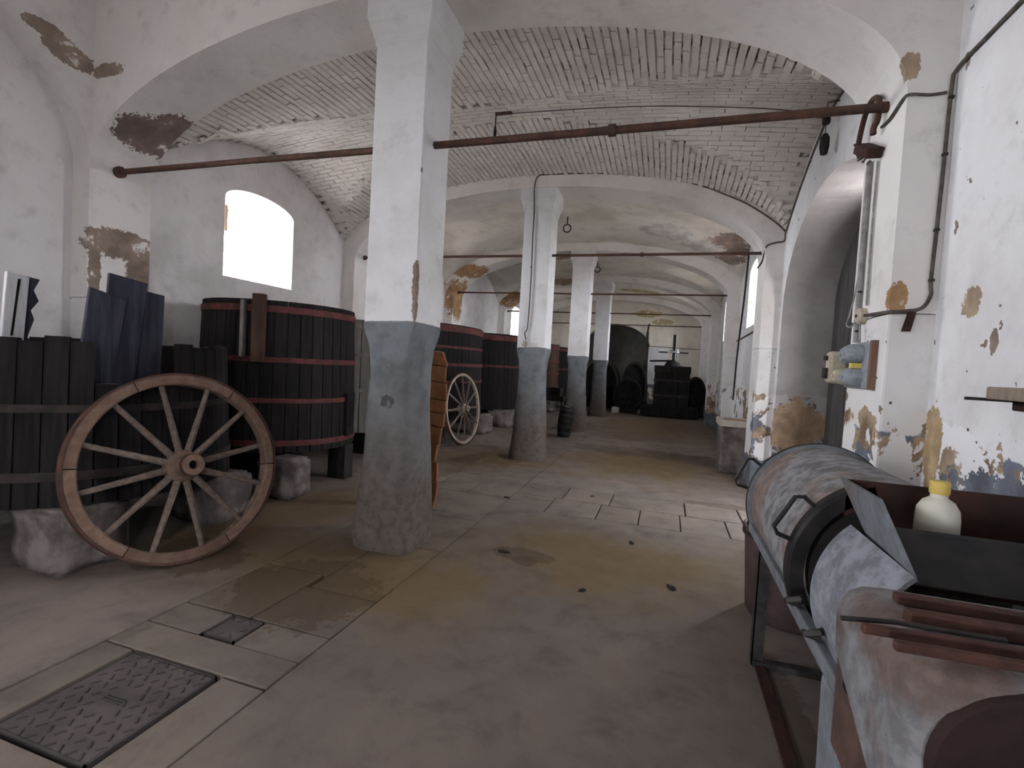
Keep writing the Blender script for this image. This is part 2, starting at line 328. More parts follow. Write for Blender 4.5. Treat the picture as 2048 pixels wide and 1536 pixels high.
# ------------------------------------------------------------------ THE SETTING
# floor
fl = G().mm((XL - .7, YN - 1, -0.2), (XR + 1.0, 26, -0.035)).build('floor', 'joint_dirt'); struct(fl, 'worn brown concrete floor with a strip of stone slabs')
G().mm((XL - .1, YN, -0.035), (-2.607, YF + 4, 0.0)).build('concrete_field', 'concrete', fl, bevel=.006)
G().mm((-1.597, YN, -0.035), (XR + .65, 4.937, 0.0)).build('concrete_field', 'concrete', fl, bevel=.006)
G().mm((-1.597, 6.065, -0.035), (XR + .65, 10.9, 0.0)).build('concrete_field', 'concrete', fl, bevel=.006)
G().mm((-1.597, 11.08, -0.035), (XR + .65, YF + 4, 0.004)).build('concrete_field', 'concrete', fl, bevel=.006)
G().mm((-2.6, 10.91, -0.035), (XR, 11.07, 0.012)).build('threshold_strip', 'stone_slab', fl, bevel=.008)
def slab(x0, x1, y0, y1, dz=0.0):
    g = .006
    G().mm((x0 + g * random.uniform(.4, 1.4), y0 + g * random.uniform(.4, 1.6), -0.035), (x1 - g, y1 - g * random.uniform(.4, 1.5), dz + random.uniform(-.003, .001))).build('slab', 'stone_slab', fl, bevel=.006)
# strip under the pillar row, with the two iron covers let into it
slab(-2.6, -1.6, -2.3, -1.2); slab(-2.6, -1.6, -1.2, -.2); slab(-2.6, -1.6, -.2, .5); slab(-2.6, -1.6, .5, 1.17)
slab(-2.6, -2.4, 1.17, 1.74); slab(-1.85, -1.6, 1.17, 1.74); slab(-2.6, -1.6, 1.74, 1.95)
slab(-2.6, -2.24, 1.95, 2.18); slab(-2.02, -1.6, 1.95, 2.18); slab(-2.6, -2.13, 2.18, 2.8); slab(-2.13, -1.6, 2.18, 2.62)
y = 2.8
while y < 19.5:
    a = random.uniform(.75, 1.05); slab(-2.6, -2.1, y, y + a); y += a
y = 2.62
while y < 19.5:
    a = random.uniform(.75, 1.05); slab(-2.1, -1.6, y, y + a); y += a
for y0, y1, xs in ((4.94, 5.505, (-1.6, -1.12, -.6, -.18, .22, .66, 1.12, 1.37)), (5.505, 6.06, (-1.6, -1.05, -.52, .28, .84, 1.37))):
    for a, b in zip(xs, xs[1:]): slab(a, b, y0, y1)
# thick side walls with arched openings
def wall_side(name, mat, xi, xo, openings):
    g = G(); cuts = sorted(openings, key=lambda q: q[0]); cols = []; k_in = []
    y = YN; rev = []
    segs = []
    for (yc, hw, zs, zp, rise, ko, zso) in cuts:
        segs.append(('w', y, yc - hw, y if not segs else segs[-1][6], yc - hw * ko, 0, yc - hw * ko) if False else ('w', y, yc - hw))
        segs.append(('o', yc, hw, zs, zp, rise, ko, zso)); y = yc + hw
    segs.append(('w', y, YF + .3))
    prev_out = YN
    for i, q in enumerate(segs):
        if q[0] == 'w':
            nxt = segs[i + 1] if i + 1 < len(segs) else None
            yo1 = (nxt[1] - nxt[2] * nxt[6]) if nxt else YF + .3
            g.add([(xi, q[1], -.04), (xi, q[2], -.04), (xi, q[2], ZT), (xi, q[1], ZT)], [(0, 1, 2, 3)])
            g.add([(xo, prev_out, -.04), (xo, yo1, -.04), (xo, yo1, ZT), (xo, prev_out, ZT)], [(0, 1, 2, 3)])
        else:
            _, yc, hw, zs, zp, rise, ko, zso = q; n = 20
            I = []; O = []
            for j in range(n + 1):
                tt = -math.cos(PI * j / n); za = zp + rise * math.sqrt(max(0, 1 - tt * tt))
                I.append((yc + hw * tt, za)); O.append((yc + hw * ko * tt, zso + (za - zs) * ko if zs > 0 else za))
            for X, L, s0 in ((xi, I, zs), (xo, O, zso)):
                for a, b in zip(L, L[1:]):
                    g.add([(X, a[0], a[1]), (X, b[0], b[1]), (X, b[0], ZT), (X, a[0], ZT)], [(0, 1, 2, 3)])
                if s0 > 0: g.add([(X, L[0][0], -.04), (X, L[-1][0], -.04), (X, L[-1][0], s0), (X, L[0][0], s0)], [(0, 1, 2, 3)])
            nf0 = len(g.f)
            for (a, b), (c, d) in zip(zip(I, I[1:]), zip(O, O[1:])):
                g.add([(xi, *a), (xi, *b), (xo, *d), (xo, *c)], [(0, 1, 2, 3)])
            if zs > 0: g.add([(xi, I[0][0], zs), (xi, I[-1][0], zs), (xo, O[-1][0], zso), (xo, O[0][0], zso)], [(0, 1, 2, 3)])
            for e in (0, -1):
                g.add([(xi, I[e][0], max(zs, -.04)), (xi, I[e][0], I[e][1]), (xo, O[e][0], O[e][1]), (xo, O[e][0], max(zso, -.04))], [(0, 1, 2, 3)])
            prev_out = yc + hw * ko
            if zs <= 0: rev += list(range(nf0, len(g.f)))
    o = g.build(name, mat, fix=False); struct(o); o.data.materials.append(MATS['recess_plaster_shaded'])
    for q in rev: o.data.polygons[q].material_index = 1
    return o
WIN = lambda yc: (yc, .6, 2.42, 3.42, .18, .9, 2.46)
LW = [-2.6, 1.2, 5.55, 9.7, 17.6]; RW = [-2.6, 9.75, 13.9, 18.0]
wl = wall_side('wall_left', 'wall_left_plaster', XL, XL - .6, [WIN(q) for q in LW]); wl['label'] = 'stained whitewashed left wall with arched recesses and windows'
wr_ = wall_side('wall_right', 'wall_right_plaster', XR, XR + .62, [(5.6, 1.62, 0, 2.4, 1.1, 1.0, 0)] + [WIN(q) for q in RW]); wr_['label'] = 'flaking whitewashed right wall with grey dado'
for q in LW: portal((XL - .62, q, 3.0), 1.1, 1.1, (1, 0, 0))
for q in RW: portal((XR + .64, q, 3.0), 1.1, 1.1, (-1, 0, 0))
# far wall with an arched opening to a dark cellar room
g = G(); xs = [XL - .1, -3.4] + [XC - 1.35 * math.cos(PI * j / 24) for j in range(1, 24)] + [-.7, XR + .1]
for a, b in zip(xs, xs[1:]):
    def za(x):
        u = (x - XC) / 1.35
        return 2.35 + .95 * math.sqrt(max(0, 1 - u * u)) if abs(u) <= 1.0001 else 0
    ins = a >= -3.41 and b <= -.69
    z0, z1 = (za(a), za(b)) if ins else (0, 0)
    g.add([(a, YF, z0), (b, YF, z1), (b, YF, ZT), (a, YF, ZT), (a, YF + .4, z0), (b, YF + .4, z1), (b, YF + .4, ZT), (a, YF + .4, ZT)],
          [(0, 1, 2, 3), (7, 6, 5, 4), (0, 4, 5, 1), (3, 2, 6, 7)])
for X in (-3.4, -.7): g.add([(X, YF, 0), (X, YF + .4, 0), (X, YF + .4, 2.35), (X, YF, 2.35)], [(0, 1, 2, 3)])
wf = struct(g.build('wall_far', 'far_plaster', fix=False), 'cream end wall with an arched opening into a dark cellar')
g = G().mm((XL, 24.2, 0), (XR, 24.4, 4)).mm((-4.6, YF + .4, 0), (-4.4, 24.3, 4)).mm((.3, YF + .4, 0), (.5, 24.3, 4)).mm((XL, YF + .3, 3.6), (XR, 24.4, 3.8))
struct(g.build('wall_cellar', 'old_room_plaster'), 'dim grey walls of the cellar room beyond the arch')
# near wall (behind the viewer) with an unseen doorway, added to let in fill light
struct(G().mm((XL - .1, YN - .4, 0), (-1.5, YN, ZT)).mm((-.7, YN - .4, 0), (XR + .1, YN, ZT)).mm((-1.5, YN - .4, 2.2), (-.7, YN, ZT)).build('wall_near', 'wall_left_plaster'))
portal((-1.1, YN - .42, 1.1), .8, 2.2, (0, 1, 0))
struct(G().mm((XL - .7, YN - .5, ZT), (XR + .9, 24.5, ZT + .2)).build('ceiling_slab', 'old_room_plaster'))
# transverse arches with pilasters
for i, yr in enumerate(ROW):
    n = 48; g = G(); I = []
    for j in range(n + 1):
        a = PI * j / n; I.append((XC - 3.2 * math.cos(a), 3.1 + 1.1 * math.sin(a)))
    I = [(PL, 1.9)] + I + [(PR, 1.9)]
    y0, y1 = yr - HY, yr + HY
    for (xa, za_), (xb, zb) in zip(I, I[1:]):
        g.add([(xa, y0, za_), (xb, y0, zb), (xb, y1, zb), (xa, y1, za_)], [(3, 2, 1, 0)])
        if abs(xa - xb) > 1e-9:
            for Y in (y0, y1): g.add([(xa, Y, za_), (xb, Y, zb), (xb, Y, ZT), (xa, Y, ZT)], [(0, 1, 2, 3) if Y == y0 else (3, 2, 1, 0)])
    for X, W in ((PL, XL - .05), (PR, XR + .05)):
        for Y in (y0, y1): g.add([(X, Y, 1.9), (W, Y, 1.9), (W, Y, ZT), (X, Y, ZT)], [(0, 1, 2, 3)])
    o = g.build('trim_%d' % (2 * i + 1), 'arch_plaster', smooth=True, fix=False); struct(o, 'plastered transverse arch across the hall')
    g = G().mm((XL - .05, y0, -.03), (PL, y1, 1.9)).mm((PR, y0, -.03), (XR + .05, y1, 1.9))
    struct(g.build('trim_%d' % (2 * i + 2), 'pilaster_plaster', bevel=.015), 'wall pilasters with grey painted foot')
# groin vaults, one per bay
bays = list(zip(ROW, ROW[1:]))
brick_bay = 2
vaults = []
for bi, (ra, rb) in enumerate(bays):
    ya, yb = ra + HY, rb - HY; nx, ny = 72, 36; g = G(); vs = []
    yc, hw = (ya + yb) / 2, (yb - ya) / 2
    xs = [XL + (XR - XL) * i / nx for i in range(nx + 1)]
    if bi < brick_bay: xs = sorted(set(xs + [XL + .012 * k for k in range(60)] + [XR - .012 * k for k in range(40)]))
    nx = len(xs) - 1
    for j in range(ny + 1):
        tt = -1 + 2 * j / ny
        if bi < brick_bay: tt = math.sin(tt * PI / 2)
        for x in xs:
            if bi < brick_bay: z = vault_near(x, tt)
            else: z = vault(x, tt) + (0.012 * noise.noise((x * 1.3, (yc + tt * hw) * 1.3, bi)) if bi != brick_bay else .006)
            vs.append((x, yc + tt * hw * 1.002, z))
    fs = [(j * (nx + 1) + i, j * (nx + 1) + i + 1, (j + 1) * (nx + 1) + i + 1, (j + 1) * (nx + 1) + i) for j in range(ny) for i in range(nx)]
    g.add(vs, fs)
    m = 'vault_mortar' if bi == brick_bay else ('vault_near_plaster' if bi < brick_bay else 'vault_plaster')
    o = g.build('ceiling', m, smooth=False, fix=False)
    for q in o.data.polygons: q.use_smooth = True
    struct(o, 'whitewashed brick groin vault with open joints' if bi == brick_bay else 'plastered groin vault of the hall'); vaults.append(o)
# bricks of the bare vault
ya, yb = ROW[brick_bay] + HY, ROW[brick_bay + 1] - HY; yc, hw = (ya + yb) / 2, (yb - ya) / 2
def frame_at(x, y):
    tt = (y - yc) / hw; e = .01
    z = vault(x, tt); dx = (vault(x + e, tt) - vault(x - e, tt)) / (2 * e); dy = (vault(x, tt + e / hw) - vault(x, tt - e / hw)) / (2 * e)
    return Vector((x, y, z)), Vector((1, 0, dx)).normalized(), Vector((0, 1, dy)).normalized()
def visible(p):
    k = ya / p.y; xa = p.x * k
    if abs(xa - XC) > 3.15: return False
    if (p.z - 1.5) * k + 1.5 > arch_in(xa) + .02: return False
    q = RM.transposed() @ (p - Vector((0, 0, 1.5)))
    if q.z > -.1: return False
    return abs(q.x / -q.z * 991.77) < 1040 and abs(q.y / -q.z * 991.77) < 790
brick_mesh = {}
cand = []
BL, BP = .245, .074
def arc_steps(f, lo, hi, pitch):
    out = []; s = lo; 
    while s < hi:
        out.append(s); e = .004; ds = abs(f(s + e) - f(s)); s += pitch * e / math.hypot(e, ds)
    return out
for k, x in enumerate(arc_steps(lambda x: vault_parts(x, 1)[0], XL + .05, XR - .05, BP)):
    y = ya + (.0 if k % 2 else -.12) + random.uniform(-.02, .02)
    while y < yb:
        cy_ = y + BL / 2
        if ya < cy_ < yb:
            a, b = vault_parts(x, (cy_ - yc) / hw)
            if a >= b: cand.append((x, cy_, 'y'))
        y += BL + .004
for k, y in enumerate(arc_steps(lambda y: 3.42 + 1.03 * (1 - ((y - yc) / hw) ** 2), ya + .04, yb - .03, BP)):
    x = XL + (.0 if k % 2 else -.12) + random.uniform(-.02, .02)
    while x < XR:
        cx_ = x + BL / 2
        if XL < cx_ < XR:
            a, b = vault_parts(cx_, (y - yc) / hw)
            if b > a: cand.append((cx_, y, 'x'))
        x += BL + .005
me_b = []
def brick_geom(rng, hw_=.030):
    g = G().mm((-BL / 2, -hw_, -.008), (BL / 2, hw_, .024))
    out = []
    for (a, b, c) in g.v:
        if c < 0: a *= .992; b *= .93
        out.append((a + rng.uniform(-.004, .004), b + rng.uniform(-.004, .004), c + rng.uniform(-.004, .003)))
    g.v = out; return g
rng = random.Random(3)
protos = []
for k in range(6):
    o = brick_geom(rng, .030 if k < 3 else .0355).build('brick', 'brick_whitewash', vaults[brick_bay]); protos.append(o)
used = [False] * 6
items = []
for x, y, d in cand:
    p, tx, ty = frame_at(x, y); nrm = tx.cross(ty).normalized()
    L = ty if d == 'y' else tx; W = nrm.cross(L).normalized(); L = W.cross(nrm)
    items.append((p - nrm * (random.uniform(-.004, .006) if d == 'y' else random.uniform(-.0015, .0015)), L, W, nrm, visible(p), (p - Vector((0, 0, 1.5))).length, d))
vis = sorted([i for i in items if i[4]], key=lambda q: q[5]); single = vis[:300]; sset = set(id(q) for q in single)
for i, (p, L, W, nrm, _, _, d) in enumerate(single):
    k = i % 3 + (0 if d == 'y' else 3)
    o = protos[k] if not used[k] else inst(protos[k], vaults[brick_bay], name='brick')
    used[k] = True
    o.matrix_local = Matrix(((L.x, W.x, nrm.x, p.x), (L.y, W.y, nrm.y, p.y), (L.z, W.z, nrm.z, p.z), (0, 0, 0, 1)))
g = G()
for q in items:
    if id(q) in sset: continue
    p, L, W, nrm = q[:4]; b = brick_geom(rng, .030 if q[6] == 'y' else .0355)
    g.add([p + L * a + W * b_ + nrm * c for a, b_, c in b.v], b.f)
o = g.build('brick_courses', 'brick_whitewash', vaults[brick_bay], fix=False); o['kind'] = 'stuff'
# door in the deep recess: one dark leaf shut, the other open to daylight
dr = G().mm((1.97, 5.85, .0), (2.03, 7.22, 3.5)).build('door_1', 'door_wood'); struct(dr, 'dark wooden leaf of the tall arched door')
for k in range(6): G().mm((1.955, 5.96 + k * .21, .02), (1.972, 5.96 + k * .21 + .2, 3.48)).build('board', 'door_wood', dr, bevel=.004)
G().mm((1.94, 5.96, 1.5), (1.956, 7.2, 1.6)).build('rail', 'door_wood', dr)
dr2 = G().mm((1.97, 3.98, 0), (2.03, 5.55, 3.5)).build('door_2', 'door_wood'); struct(dr2, 'second dark leaf of the tall arched door, standing ajar')
portal((2.04, 5.7, 1.75), .3, 3.4, (-1, 0, 0))
# windows
def window(n, yc, side, panes=True, sash=False):
    X = XL - .5 if side < 0 else XR + .52; g = G()
    for a, b in (((-.54, 2.46), (-.5, 3.55)), ((.5, 2.46), (.54, 3.55)), ((-.54, 2.46), (.54, 2.5)), ((-.54, 3.37), (.54, 3.41))):
        g.mm((X - .03, yc + a[0], a[1]), (X + .03, yc + b[0], b[1]))
    if not sash: g.mm((X - .025, yc - .02, 2.5), (X + .025, yc + .02, 3.38)).mm((X - .025, yc - .5, 2.93), (X + .025, yc + .5, 2.96))
    if sash: g = G().mm((X - .03, yc - .54, 2.46), (X + .02, yc - .5, 3.5)).mm((X - .03, yc - .5, 3.38), (X + .02, yc - .1, 3.42)).mm((X - .02, yc + .515, 2.9), (X + .02, yc + .535, 3.4))
    o = struct(g.build('window_%d' % n, 'frame_wood'), 'small wooden window frame in the wall')
    if panes:
        for a, b in ((-.48, -.02), (.02, .48)):
            for c, d in ((2.52, 2.93), (2.96, 3.36)):
                G().mm((X - .003, yc + a, c), (X + .003, yc + b, d)).build('pane', 'pane_glass', o)
    if sash:
        s = G()
        for s_ in (-1,):
            y0 = yc + s_ * .48
            for (u0, u1, z0, z1) in ((0, .05, 3.02, 3.35), (.3, .35, 3.02, 3.35), (.05, .3, 3.02, 3.06), (.05, .3, 3.3, 3.35)):
                s.mm((X + .04 + u0 * .95, min(y0, y0 - s_ * .04), z0), (X + .04 + u1 * .95, max(y0, y0 - s_ * .04), z1))
        s.build('open_sash', 'frame_wood', o)
window(1, LW[2], -1, False, True)
for i, q in enumerate(RW[1:]): window(2 + i, q, 1)
window(5, LW[3], -1); window(6, LW[4], -1)
struct(G().mm((-40, -40, -.6), (40, 60, -.4)).build('ground', 'outdoor_ground'))

# ------------------------------------------------------------------ PILLARS
plabels = ['square whitewashed pillar with worn grey foot, nearest one beside the wooden cart wheel', 'second pillar along the row, with a cable and socket running down its face', 'third pillar along the row, behind the small dark keg', 'farthest pillar of the row, slim and blue-grey at the foot']
for i in range(4):
    yr = ROW[2 + i]; rng = random.Random(40 + i)
    t_ = thing('pillar', plabels[i], 'pillar', (XC, yr, 0), group='pillars down the middle of the hall')
    def sect(hw, ex, z, jit=.0, n=40):
        out = []
        for k in range(n):
            a = 2 * PI * (k + .5) / n; c, s_ = math.cos(a), math.sin(a)
            r = (abs(c) ** ex + abs(s_) ** ex) ** (-1 / ex)
            j = 1 + jit * noise.noise((c * 1.6, s_ * 1.6, z * 2.2 + i * 7))
            out.append((hw * r * c * j, hw * r * s_ * j, z))
        return out
    def loft(secs):
        g = G(); n = len(secs[0])
        for q in secs: g.v += q
        for j in range(len(secs) - 1):
            for k in range(n): g.f.append((j * n + k, j * n + (k + 1) % n, (j + 1) * n + (k + 1) % n, (j + 1) * n + k))
        g.f += [tuple(range(n - 1, -1, -1)), tuple((len(secs) - 1) * n + k for k in range(n))]
        return g
    loft([sect(.27, 4, .0, .08, 80), sect(.275, 4, .12, .1, 80), sect(.262, 4, .2, .08, 80), sect(.25, 4, .4, .06, 80), sect(.232, 3.8, .75, .05, 80), sect(.212, 3.8, 1.1, .05, 80), sect(.203, 4.2, 1.4, .04, 80), sect(.208, 6, 1.58, .03, 80), sect(.225, 14, 1.69, .0, 80), sect(.228, 40, 1.76, 0, 80), sect(.222, 40, 1.775, 0, 80)]).build('painted_foot', 'pillar_plaster', t_, True)
    def sq(h, z, ch=.008):
        c = h - ch
        return [(h, -c, z), (h, c, z), (c, h, z), (-c, h, z), (-h, c, z), (-h, -c, z), (-c, -h, z), (c, -h, z)]
    loft([sq(.22, 1.77), sq(.218, 2.4), sq(.217, 3.2), sq(.218, 3.84)]).build('shaft', 'pillar_plaster', t_)
    loft([sq(.218, 3.84), sq(.228, 3.85), sq(.228, 3.885), sq(.236, 3.9), sq(.245, 3.94), sq(.262, 3.985), sq(.264, 4.01), sq(.276, 4.03), sq(.276, 4.3)]).build('capital', 'pillar_plaster', t_)
# ------------------------------------------------------------------ TIE RODS
rl = ['thick rusty iron tie bar nearest the viewer, at the first pillar', 'iron tie rod crossing behind the first one, at the second pillar', 'thin iron tie rod at the third pillar', 'thin iron tie rod at the farthest pillar', 'thinnest iron tie rod, in front of the cream end wall']
for i in range(5):
    yr = ROW[2 + i] - .04; r = (.027, .021, .02, .019, .019)[i]; z = (3.15, 3.22, 3.24, 3.25, 3.27)[i]
    t_ = thing('tie_rod', rl[i], 'tie rod', (XC, yr, z), group='iron tie rods across the hall')
    for a, b in (((PL - XC, 0, 0), (-.2, 0, 0)), ((.2, 0, 0), (PR - XC, 0, 0))) if i < 4 else (((PL - XC, 0, 0), (PR - XC, 0, 0)),):
        G().tube([a, b], r, 10).build('bar', 'rust_iron', t_, True)
    G().tube([(PL - XC, 0, 0), (PL - XC + .05, 0, 0)], r * 2.0, 10).build('anchor', 'rust_iron', t_, True)
    G().tube([(PR - XC - .04, 0, 0), (PR - XC, 0, 0)], r * 1.15, 10).build('anchor', 'rust_iron', t_, True)
    if i < 2: G().tube([(1.55, 0, 0), (1.6, 0, 0)], r * 1.5, 10).build('coupling', 'rust_iron', t_, True)

# ------------------------------------------------------------------ VATS
def vat(label, ctr, rx, ry, z0, z1, hoops, wmat='vat_wood', hmat='red_hoop', taper=.05, uneven=0.0, seed=0, gap=None, group='wooden vats along the left wall'):
    rng = random.Random(seed); cx_, cy_ = ctr
    t_ = thing('wooden_vat', label, 'vat', (cx_, cy_, z0), group=group)
    N = 720; P = [(rx * math.cos(2 * PI * k / N), ry * math.sin(2 * PI * k / N)) for k in range(N)]
    cum = [0]
    for k in range(N): cum.append(cum[-1] + math.dist(P[k], P[(k + 1) % N]))
    per = cum[-1]; n = int(per / .125); w = per / n; h = z1 - z0
    g = G()
    g.add([(-.025, -w / 2 + .003, 0), (.025, -w / 2 + .0015, 0), (.025, w / 2 - .0015, 0), (-.025, w / 2 - .003, 0), (-.025, -w / 2 + .003, h), (.025, -w / 2 + .003, h), (.025, w / 2 - .003, h), (-.025, w / 2 - .003, h)],
          [(3, 2, 1, 0), (4, 5, 6, 7), (0, 1, 5, 4), (1, 2, 6, 5), (2, 3, 7, 6), (3, 0, 4, 7)])
    first = g.build('stave', wmat, t_); first.data.materials.append(MATS['end_grain']); 
    if uneven:
        for q in first.data.polygons:
            if q.normal.z > .9: q.material_index = 1
    k = 0
    for i in range(n):
        s = (i + .5) * w
        while cum[k + 1] < s: k += 1
        a = 2 * PI * (k + (s - cum[k]) / (cum[k + 1] - cum[k])) / N
        nx, ny = math.cos(a) / rx, math.sin(a) / ry; L = math.hypot(nx, ny); th = math.atan2(ny / L, nx / L)
        x, y = rx * math.cos(a), ry * math.sin(a); off = taper * .5
        o = first if i == 0 else inst(first, t_, name='stave')
        M = Matrix.Translation((x + math.cos(th) * off + rng.uniform(-.002, .002), y + math.sin(th) * off, 0)) @ Matrix.Rotation(th, 4, 'Z') @ Matrix.Rotation(-taper / h, 4, 'Y') @ Matrix.Diagonal((1, 1, (1 + (rng.uniform(-uneven, uneven * .4) if uneven else 0)) * (.74 if gap and x > 0 and gap[0] < cy_ + y < gap[1] else 1), 1))
        o.matrix_local = M
    for hz, hh in hoops:
        g = G(); m = 96; off = .027 + taper * (.5 - (hz - z0) / h)
        for k2 in range(m):
            a = 2 * PI * k2 / m; nx, ny = math.cos(a) / rx, math.sin(a) / ry; L = math.hypot(nx, ny); nx /= L; ny /= L
            for d, zz in ((off, -hh / 2), (off + .012, -hh / 2), (off + .012, hh / 2), (off, hh / 2)):
                g.v.append((rx * math.cos(a) + nx * d, ry * math.sin(a) + ny * d, hz - z0 + zz))
        for k2 in range(m):
            for q in range(4):
                b = (k2 + 1) % m; g.f.append((k2 * 4 + q, k2 * 4 + (q + 1) % 4, b * 4 + (q + 1) % 4, b * 4 + q))
        g.build('hoop', hmat, t_, True)
    g = G(); vs = [(rx * .97 * math.cos(2 * PI * k2 / 48), ry * .97 * math.sin(2 * PI * k2 / 48)) for k2 in range(48)]
    g.prism(vs, 'z', .06, .1).build('bottom', wmat, t_)
    return t_
V1 = vat('large near vat with broken uneven rim, behind the leaning brown cart wheel', (-4.43, 2.78), .96, .96, .42, 1.5, [(.62, .06), (1.05, .05)], hmat='dark_hoop', uneven=.035, seed=1, gap=(2.28, 2.82))
V2 = vat('dark wooden vat with red hoops and a small hatch, under the bright window', (-4.45, 4.88), .82, .82, .42, 2.02, [(1.93, .07), (1.40, .055), (.97, .05), (.52, .06)], seed=2)
V3 = vat('weathered pale vat glimpsed between the red-hooped vat and the nearest pillar', (-4.6, 6.72), .78, .78, .4, 2.0, [(1.9, .06), (1.5, .05), (1.0, .05)], 'vat_wood_pale', 'grey_hoop', seed=3)
V4 = vat('broad oval black vat behind the smaller grey cart wheel', (-4.53, 9.12), .87, 1.42, .42, 2.16, [(2.08, .12), (1.74, .05), (1.42, .06), (1.1, .05)], seed=4)
V5 = vat('dark vat seen between the broad oval vat and the second pillar', (-4.42, 11.65), .95, .95, .42, 2.18, [(2.08, .12), (1.42, .05)], seed=5)
V6 = vat('brownish vat with red top band, between second and third pillars', (-4.4, 13.8), .95, .95, .42, 2.2, [(2.1, .2), (1.6, .05), (1.1, .05)], 'vat_wood_brown', seed=6)
V7 = vat('red-hooped vat seen between third and farthest pillars', (-4.4, 16.0), .95, .95, .42, 2.2, [(2.1, .1), (1.65, .06), (1.25, .06), (.8, .06)], 'vat_wood_brown', seed=7)
V8 = vat('last vat of the row, next to the end wall', (-4.4, 18.2), .95, .95, .42, 2.2, [(2.1, .1), (1.4, .06)], seed=8)
# fittings of the red-hooped vat
def on_vat(t_, r, az, z, g, name, mat, bevel=0.004):
    o = g.build(name, mat, t_, bevel=bevel); o.location = (r * math.cos(az), r * math.sin(az), z); o.rotation_euler = (0, 0, az); return o
az = math.radians(12)
h = on_vat(V2, .865, az, .12, G().mm((-.02, -.1, 0), (.035, .1, .5)), 'hatch_frame', 'vat_wood')
G().mm((.02, -.055, .1), (.038, .055, .42)).build('hatch_opening', 'dark_void', h)
b = on_vat(V2, .875, math.radians(-62), .95, G().mm((-.03, -.06, 0), (.05, .06, .7)), 'batten', 'vat_wood_brown')
on_vat(V2, .88, math.radians(-71), 1.0, G().mm((-.03, -.035, 0), (.04, .0, .58)), 'clamp_strap', 'grey_hoop')
# loose boards standing in the near vat
def board(label, pts, th, mat, name='loose_board', grp='boards standing in the near vat'):
    o = G().prism([(a, b) for a, b in pts], 'x', 0, th).build(name, mat, bevel=.004)
    cx_ = sum(p[0] for p in pts) / len(pts); o.location = (0, 0, 0); return tag(o, label, 'board', grp)
def put(o, x): o.location.x = x
put(board('dark board tinted with blue haze, leaning right, leftmost of the three in the near vat', [(2.22, .55), (2.42, .55), (2.60, 1.80), (2.36, 1.86)], .025, 'haze_tinted_board'), -3.78)
put(board('tallest dark board tinted with blue haze, middle of the three in the near vat', [(2.42, .55), (2.62, .55), (2.77, 1.95), (2.50, 1.98)], .025, 'haze_tinted_board'), -3.81)
put(board('shorter upright dark board tinted with blue haze, right of the three in the near vat', [(2.70, .55), (2.9, .55), (2.93, 1.88), (2.72, 1.9)], .03, 'haze_tinted_board'), -3.85)
put(board('white painted board with a dark slot, at the far left', [(2.055, .6), (2.17, .6), (2.25, 1.90), (2.13, 1.92)], .03, 'white_board'), -4.2)
sl = G().prism([(2.15, 1.5), (2.162, 1.5), (2.20, 1.88), (2.186, 1.88)], 'x', .028, .033).build('slot', 'dark_void', bpy.data.objects['loose_board.003'])
put(board('dark ragged board beside the white one, at the far left', [(2.18, .6), (2.26, .6), (2.27, 1.5), (2.305, 1.62), (2.285, 1.68), (2.33, 1.75), (2.30, 1.82), (2.335, 1.90), (2.25, 1.91), (2.2, 1.5)], .025, 'haze_tinted_board'), -4.24)
# ------------------------------------------------------------------ STONE SUPPORTS
def rock(label, x0, x1, y0, y1, h, mat='stone_block', seed=0, group='stone blocks under the vats'):
    import bmesh
    bm = bmesh.new(); bmesh.ops.create_cube(bm, size=1)
    bmesh.ops.bevel(bm, geom=bm.edges[:], offset=.09, segments=2, affect='EDGES'); bmesh.ops.subdivide_edges(bm, edges=[e for e in bm.edges if e.calc_length() > .3], cuts=4, use_grid_fill=True)
    rng = random.Random(seed)
    for v in bm.verts:
        d = noise.noise_vector(v.co * 2.2 + Vector((seed, seed * 2, 0))) * .07
        if v.co.z > -.45: v.co += d
        else: v.co.x += d.x; v.co.y += d.y; v.co.z = -.5
        v.co.z = min(v.co.z, .5)
        v.co = Vector((v.co.x * (x1 - x0), v.co.y * (y1 - y0), (v.co.z + .5) * h))
    me = bpy.data.meshes.new('stone_block'); bm.to_mesh(me); bm.free(); me.materials.append(MATS[mat])
    for q in me.polygons: q.use_smooth = True
    o = bpy.data.objects.new('stone_block', me); C.objects.link(o); o.location = ((x0 + x1) / 2, (y0 + y1) / 2, 0); return tag(o, label, 'stone', group)
rock('rough stone block at the lower left, left of the brown cart wheel', -4.0, -3.5, 2.05, 2.5, .415, seed=1)
rock('pale stone block seen through the brown cart wheel', -4.0, -3.5, 3.15, 3.55, .415, seed=2)
rock('chipped stone block between cart wheel and red-hooped vat', -3.95, -3.52, 4.02, 4.38, .40, seed=3)
rock('stone block hidden deep under the near vat', -5.3, -4.8, 2.3, 2.8, .42, seed=4)
rock('grey stone block under the broad oval vat, right of the small wheel', -4.0, -3.5, 9.55, 10.05, .41, seed=5)
rock('low stone block under the vat beside the second pillar', -4.0, -3.4, 10.95, 11.5, .41, seed=6)
rock('brown stone block left of the smaller cart wheel', -3.75, -3.52, 7.2, 7.53, .6, seed=7)
for k, (yy, nm) in enumerate(((13.3, 'brownish vat'), (15.6, 'third gap vat'), (17.8, 'last vat'))):
    rock(('stone block under the brownish vat', 'stone block under the red-hooped far vat', 'stone block under the last vat of the row')[k], -4.0, -3.45, yy, yy + .5, .41, seed=9 + k)
def timber(label, x0, x1, y0, y1, h, z=0):
    return tag(G().mm((x0, y0, z), (x1, y1, z + h)).build('timber_block', 'black_wood', bevel=.012), label, 'timber', 'timber bearers under the vats')
timber('black timber leg under the right side of the red-hooped vat', -3.86, -3.62, 5.05, 5.22, .42)
